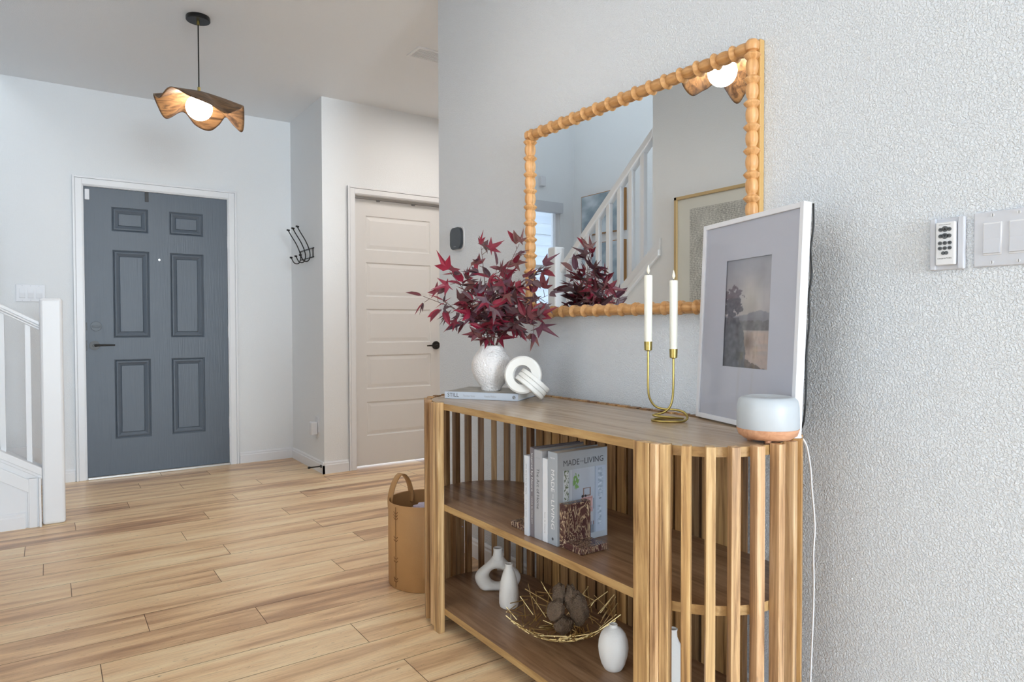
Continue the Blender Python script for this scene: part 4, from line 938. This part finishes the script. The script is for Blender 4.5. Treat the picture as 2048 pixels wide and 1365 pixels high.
# front cover faces -Y world = local -z ; reading direction +X world = local +y ; up = +x
text('title_lettering', 'MADE', M_dk, b5, (.222, .022, 0), (0, 1, 0), (1, 0, 0), length=.058, height=.0165, ext=.0004)
text('lettering', 'FOR', M_dk, b5, (.228, .083, 0), (0, 1, 0), (1, 0, 0), length=.013, height=.0040, ext=.0004)
text('title_lettering', 'LIVING', M_dk, b5, (.222, .099, 0), (0, 1, 0), (1, 0, 0), length=.072, height=.0165, ext=.0004)
def room_cover(u, v):
    c = lerp((150, 160, 178), (178, 186, 198), v)
    if u < .17:
        c = (172, 182, 194)
        if .03 < u < .13: c = (205, 212, 216) if fbm(u*40, v*30, 3, 31) < .12 else (92, 108, 84)
        if abs(v-.40) < .012 or abs(u-.02) < .01: c = (196, 204, 214)
    if .17 < u < .20: c = (196, 203, 212)
    dx, dz = (u-.30)/.09, (v-.82)/.12
    if dx*dx+dz*dz+1.1*fbm(u*22, v*16, 3, 33) < .55: c = (120, 160, 96)
    if .42 < u < .68 and .40 < v < .56: c = lerp((186, 146, 144), (204, 168, 164), .5+fbm(u*30, v*12)) if abs(v-.535) > .006 else (150, 112, 110)
    if .42 < u < .68 and .30 < v < .40: c = (178, 140, 138)
    if (.46 < u < .64 and .57 < v < .70) and not (.48 < u < .62 and .585 < v < .685): c = (132, 98, 80)
    for cx, r in ((.45, .028), (.52, .024)):
        if (u-cx)**2+((v-.575)*1.3)**2 < r*r: c = (34, 34, 42)
    if .55 < u < .70 and .18 < v < .32: c = (176, 178, 184)
    if .57 < u < .72 and .10 < v < .18 and int(u*60) % 3 == 0: c = (120, 88, 84)
    if v < .12 and u < .72: c = (120+20*fbm(u*30, v*30), 128, 140)
    if .74 < u: c = (170, 182, 200)
    if .74 < u < .755: c = (130, 142, 160)
    if .80 < u < .90 and .10 < v < .40 or .82 < u < .94 and .52 < v < .97: c = lerp((188, 200, 214), (140, 154, 174), .5+fbm(u*12, v*30, 3))
    if .70 < u < .72 and .36 < v < .52 or .84 < u < .90 and abs(v-.50) < .008: c = (52, 56, 66)
    return c
picture('cover_picture', room_cover, 90, 110, b5, (.018, .020, -.0004), (0, 1, 0), (1, 0, 0), .160, .192, M_art)
# bookends (vertical slab + foot)
def bookend(label, y0, s):
    t = thing('marble_bookend', label, 'bookend', (1.166, y0, MZ+.0005))
    bm = bmesh.new(); prism(bm, [(0, 0), (s*-.094, 0), (s*-.094, .018), (s*-.026, .018), (s*-.026, .122), (0, .122)], 0, 0, .094)
    obj('slab', bm, M_marble, t, bevel=.0025); return t
bookend('brown and cream veined marble bookend holding the right end of the books', 1.4690, 1)
bookend('brown veined marble bookend at the left end, only its foot showing', 1.6155, -1)

# ---------------------------------------------------------------- bottom shelf
# donut vase
dn = thing('donut_vase', 'matte white ring-shaped vase with a hole at the back of the bottom shelf', 'vase', (1.364, 2.085, BZ), -.60)
bm = bmesh.new(); cl_ = []; seg, ms = 96, 20
OUT = spline([(.0165, 0, .1560), (.0150, 0, .147), (.0175, 0, .132), (.030, 0, .112), (.055, 0, .090), (.078, 0, .068), (.085, 0, .045), (.074, 0, .018), (.052, 0, .0), (.0, 0, .0), (-.052, 0, .0), (-.074, 0, .018), (-.085, 0, .045), (-.078, 0, .068), (-.055, 0, .090), (-.030, 0, .112), (-.0175, 0, .132), (-.0150, 0, .147), (-.0165, 0, .1560)], 6)
hc = Vector((0, 0, .056))
for q in OUT:
    q = Vector((q.x, 0, max(0, q.z))); d = (q-hc); a = math.atan2(d.z/.026, d.x/.032)
    inn_ = hc+Vector((.032*math.cos(a), 0, .026*math.sin(a)))
    if q.z > .128: inn_ = Vector((q.x*.0, 0, q.z))
    mid_ = (q+inn_)/2 if q.z <= .128 else Vector((0, 0, q.z)); hv = q-mid_; dp = .027*min(1, .35+hv.length/.032)
    if q.z > .128: dp = abs(q.x)
    cl_.append((q, inn_, dp))
body = [c for c in cl_ if c[0].z <= .128]
rows = []
for q, inn_, dp in body:
    m_ = (q+inn_)/2; hv = (q-inn_)/2
    rows.append([bm.verts.new((m_.x+hv.x*math.cos(2*PI*j/ms), dp*math.sin(2*PI*j/ms), max(0, m_.z+hv.z*math.cos(2*PI*j/ms)))) for j in range(ms)])
n_ = len(rows)
for k in range(n_):
    A_, B_ = rows[k], rows[(k+1) % n_]
    for j in range(ms): bm.faces.new((A_[j], B_[j], B_[(j+1) % ms], A_[(j+1) % ms]))
lathe(bm, [(.026, .100), (.0235, .112), (.0185, .128), (.0160, .142), (.0160, .150), (.0172, .158), (.0150, .158), (.0140, .148), (0, .142)], 32, cap=False)
o = obj('vase_body', bm, M_ceram, dn, smooth=True)
# bottle vase
bt = thing('bottle_vase', 'slim white bottle vase with a narrow neck in front of the ring vase', 'vase', (1.314, 1.938, BZ))
bm = bmesh.new(); lathe(bm, [(0, 0), (.027, 0), (.0315, .003), (.0345, .014), (.0345, .040), (.0325, .070), (.0275, .098), (.0205, .122), (.0140, .136), (.0125, .142), (.0135, .150), (.0115, .152), (.0100, .146), (.0105, .138), (0, .13)], 40, cap=False); obj('vase_body', bm, M_ceram, bt, smooth=True)
rv = thing('round_vase', 'speckled white egg-shaped vase right of the gold wire bowl', 'vase', (1.317, 1.412, BZ))
bm = bmesh.new(); lathe(bm, [(0, 0), (.022, 0), (.026, .003), (.034, .018), (.0405, .042), (.0430, .062), (.0415, .082), (.035, .102), (.0245, .115), (.0145, .121), (.0115, .123), (.0118, .129), (.0100, .130), (.0085, .125), (0, .12)], 44, cap=False); obj('vase_body', bm, M_ceram, rv, smooth=True)
tv = thing('tall_vase', 'tall white bottle vase behind the slats at the right end', 'vase', (1.338, 1.208, BZ))
bm = bmesh.new(); lathe(bm, [(0, 0), (.034, 0), (.039, .005), (.041, .03), (.040, .07), (.036, .105), (.028, .130), (.017, .152), (.0115, .165), (.0105, .178), (.0120, .186), (.0100, .187), (.0085, .178), (0, .17)], 40, cap=False); obj('vase_body', bm, M_ceram, tv, smooth=True)
# gold wire bowl
BC = Vector((1.332, 1.668, BZ))
bm = bmesh.new(); WR = random.Random(5)
def bowlpt(r, a):  # radius 0..1
    return Vector((.180*r*math.cos(a), .180*r*math.sin(a), .002+.076*r**2.4))
for k in range(46):   # rim-ward sticks
    a = 2*PI*k/46+WR.uniform(-.06, .06); r0 = WR.uniform(.50, .80); r1 = WR.uniform(.92, 1.10); da = WR.uniform(-.45, .45)
    p, q = bowlpt(r0, a), bowlpt(r1, a+da); cyl(bm, p, q, .00145, 6)
for k in range(70):   # tangential sticks in the lower band
    a = WR.uniform(0, 2*PI); r = WR.uniform(.42, .86); p = bowlpt(r, a-.16/r*.8); q = bowlpt(r*WR.uniform(.85, 1.18), a+.16/r*.8); cyl(bm, p, q, .00145, 6)
for k in range(26):
    a = WR.uniform(0, 2*PI); p = bowlpt(WR.uniform(.1, .5), a); q = bowlpt(WR.uniform(.3, .6), a+WR.uniform(.8, 2.0)); cyl(bm, p, q, .00145, 6)
for k in range(16):
    a = 2*PI*k/16+.1; p, q = bowlpt(.90, a), bowlpt(.97, a+.5); cyl(bm, p, q, .00145, 6)
tag(obj('wire_bowl', bm, M_gold, loc=BC, smooth=False), 'gold bowl of criss-crossed wire sticks on the bottom shelf', 'bowl')
def pod(label, c, rx, ry, rz, rot, seed):
    bm = bmesh.new(); bmesh.ops.create_icosphere(bm, subdivisions=5, radius=1)
    for v in bm.verts:
        p = v.co.copy(); n_ = fbm(p.x*1.6+seed, p.y*1.6, 3, p.z*1.6)*.22+noise.noise(p*9+Vector((seed, 0, 0)))*.05+abs(noise.noise(p*22+Vector((0, seed, 0))))*.05
        v.co = Vector((p.x*rx, p.y*ry, p.z*rz))*(1+n_)
    o = obj('dried_pod', bm, M_pod, smooth=True); o.location = c; o.rotation_euler = rot; tag(o, label, 'dried pod', 'dried pods in the wire bowl'); return o
pod('rough brown dried pod at the left of the wire bowl, egg shaped', (1.300, 1.655, .172), .026, .024, .034, (.2, .3, 0), 1)
pod('rough brown dried pod standing tallest at the back left of the bowl', (1.325, 1.672, .205), .020, .020, .050, (.2, -.25, .4), 2)
pod('rough brown dried pod, the largest, leaning at the bowl right', (1.368, 1.630, .170), .034, .030, .052, (0, -.25, 0), 3)
pod('rough brown dried pod lying lowest at the front of the bowl', (1.322, 1.645, .124), .036, .028, .027, (0, .2, .3), 4)
pod('rough brown dried pod stub poking up between the taller pods', (1.352, 1.650, .205), .018, .018, .036, (-.2, .25, 0), 5)

# ---------------------------------------------------------------- leather basket
bk_ = thing('leather_basket', 'tan stitched leather basket with a loop handle on the floor behind the console', 'basket', (1.298, 2.530, 0))
BR, BH = .158, .345
bm = bmesh.new(); lathe(bm, [(0, .001), (BR-.004, .001), (BR, .006), (BR+.001, BH*.5), (BR, BH-.002), (BR-.002, BH), (BR-.005, BH-.002), (BR-.005, .010), (0, .008)], 80, cap=False); obj('basket_body', bm, M_leather, bk_, smooth=True, autosmooth=50)
sa_ = math.radians(192); bm = bmesh.new()
for s in (-1,):
    rr = BR+.0016; tube(bm, [(rr*math.cos(sa_), rr*math.sin(sa_), z) for z in (.01, BH-.01)], .0012, 5)
for gz in (.035, .045, .115, .128, .200, .212, .288, .300, .312):
    rr = BR+.0018; tube(bm, spline([(rr*math.cos(sa_+d), rr*math.sin(sa_+d), gz+z) for d, z in ((-.075, .005), (-.04, -.002), (0, 0), (.04, -.002), (.075, .005))], 3), .0011, 5)
obj('stitching', bm, M_thread, bk_)
bm = bmesh.new(); ha = math.radians(60); hp = []
cA = Vector(((BR-.008)*math.cos(math.radians(118)), (BR-.008)*math.sin(math.radians(118)), 0)); cB = Vector(((BR-.008)*math.cos(math.radians(62)), (BR-.008)*math.sin(math.radians(62)), 0))
cA = Vector((-.118, .096, 0)); cB = Vector((-.0, .150, 0))
pts = spline([cA+Vector((0, 0, BH-.05)), cA+Vector((0, 0, BH)), cA.lerp(cB, .18)+Vector((0, 0, BH+.055)), cA.lerp(cB, .5)+Vector((0, 0, BH+.085)), cA.lerp(cB, .82)+Vector((0, 0, BH+.055)), cB+Vector((0, 0, BH)), cB+Vector((0, 0, BH-.05))], 8)
wdir = Vector((cB-cA)).cross(Vector((0, 0, 1))).normalized(); prev = None
for p in pts:
    vs = [bm.verts.new(p+wdir*.014), bm.verts.new(p-wdir*.014)]
    if prev: bm.faces.new((prev[0], prev[1], vs[1], vs[0]))
    prev = vs
o = obj('handle', bm, M_leather, bk_, smooth=True, recalc=False); s = o.modifiers.new('solid', 'SOLIDIFY'); s.thickness = .003
M_lilac = simple('lilac_white_tissue', rgb(206, 196, 216), .7, var=.2)
bm = bmesh.new(); bmesh.ops.create_icosphere(bm, subdivisions=4, radius=1)
for v in bm.verts:
    p = v.co.copy(); v.co = Vector((p.x*.128, p.y*.128, p.z*.085))*(1+.45*abs(noise.noise(p*4))+.15*noise.noise(p*11)-.2)
tag(obj('crumpled_scarf', bm, M_lilac, loc=(1.315, 2.51, .245), smooth=False), 'crumpled lilac and white scarf inside the leather basket', 'scarf')
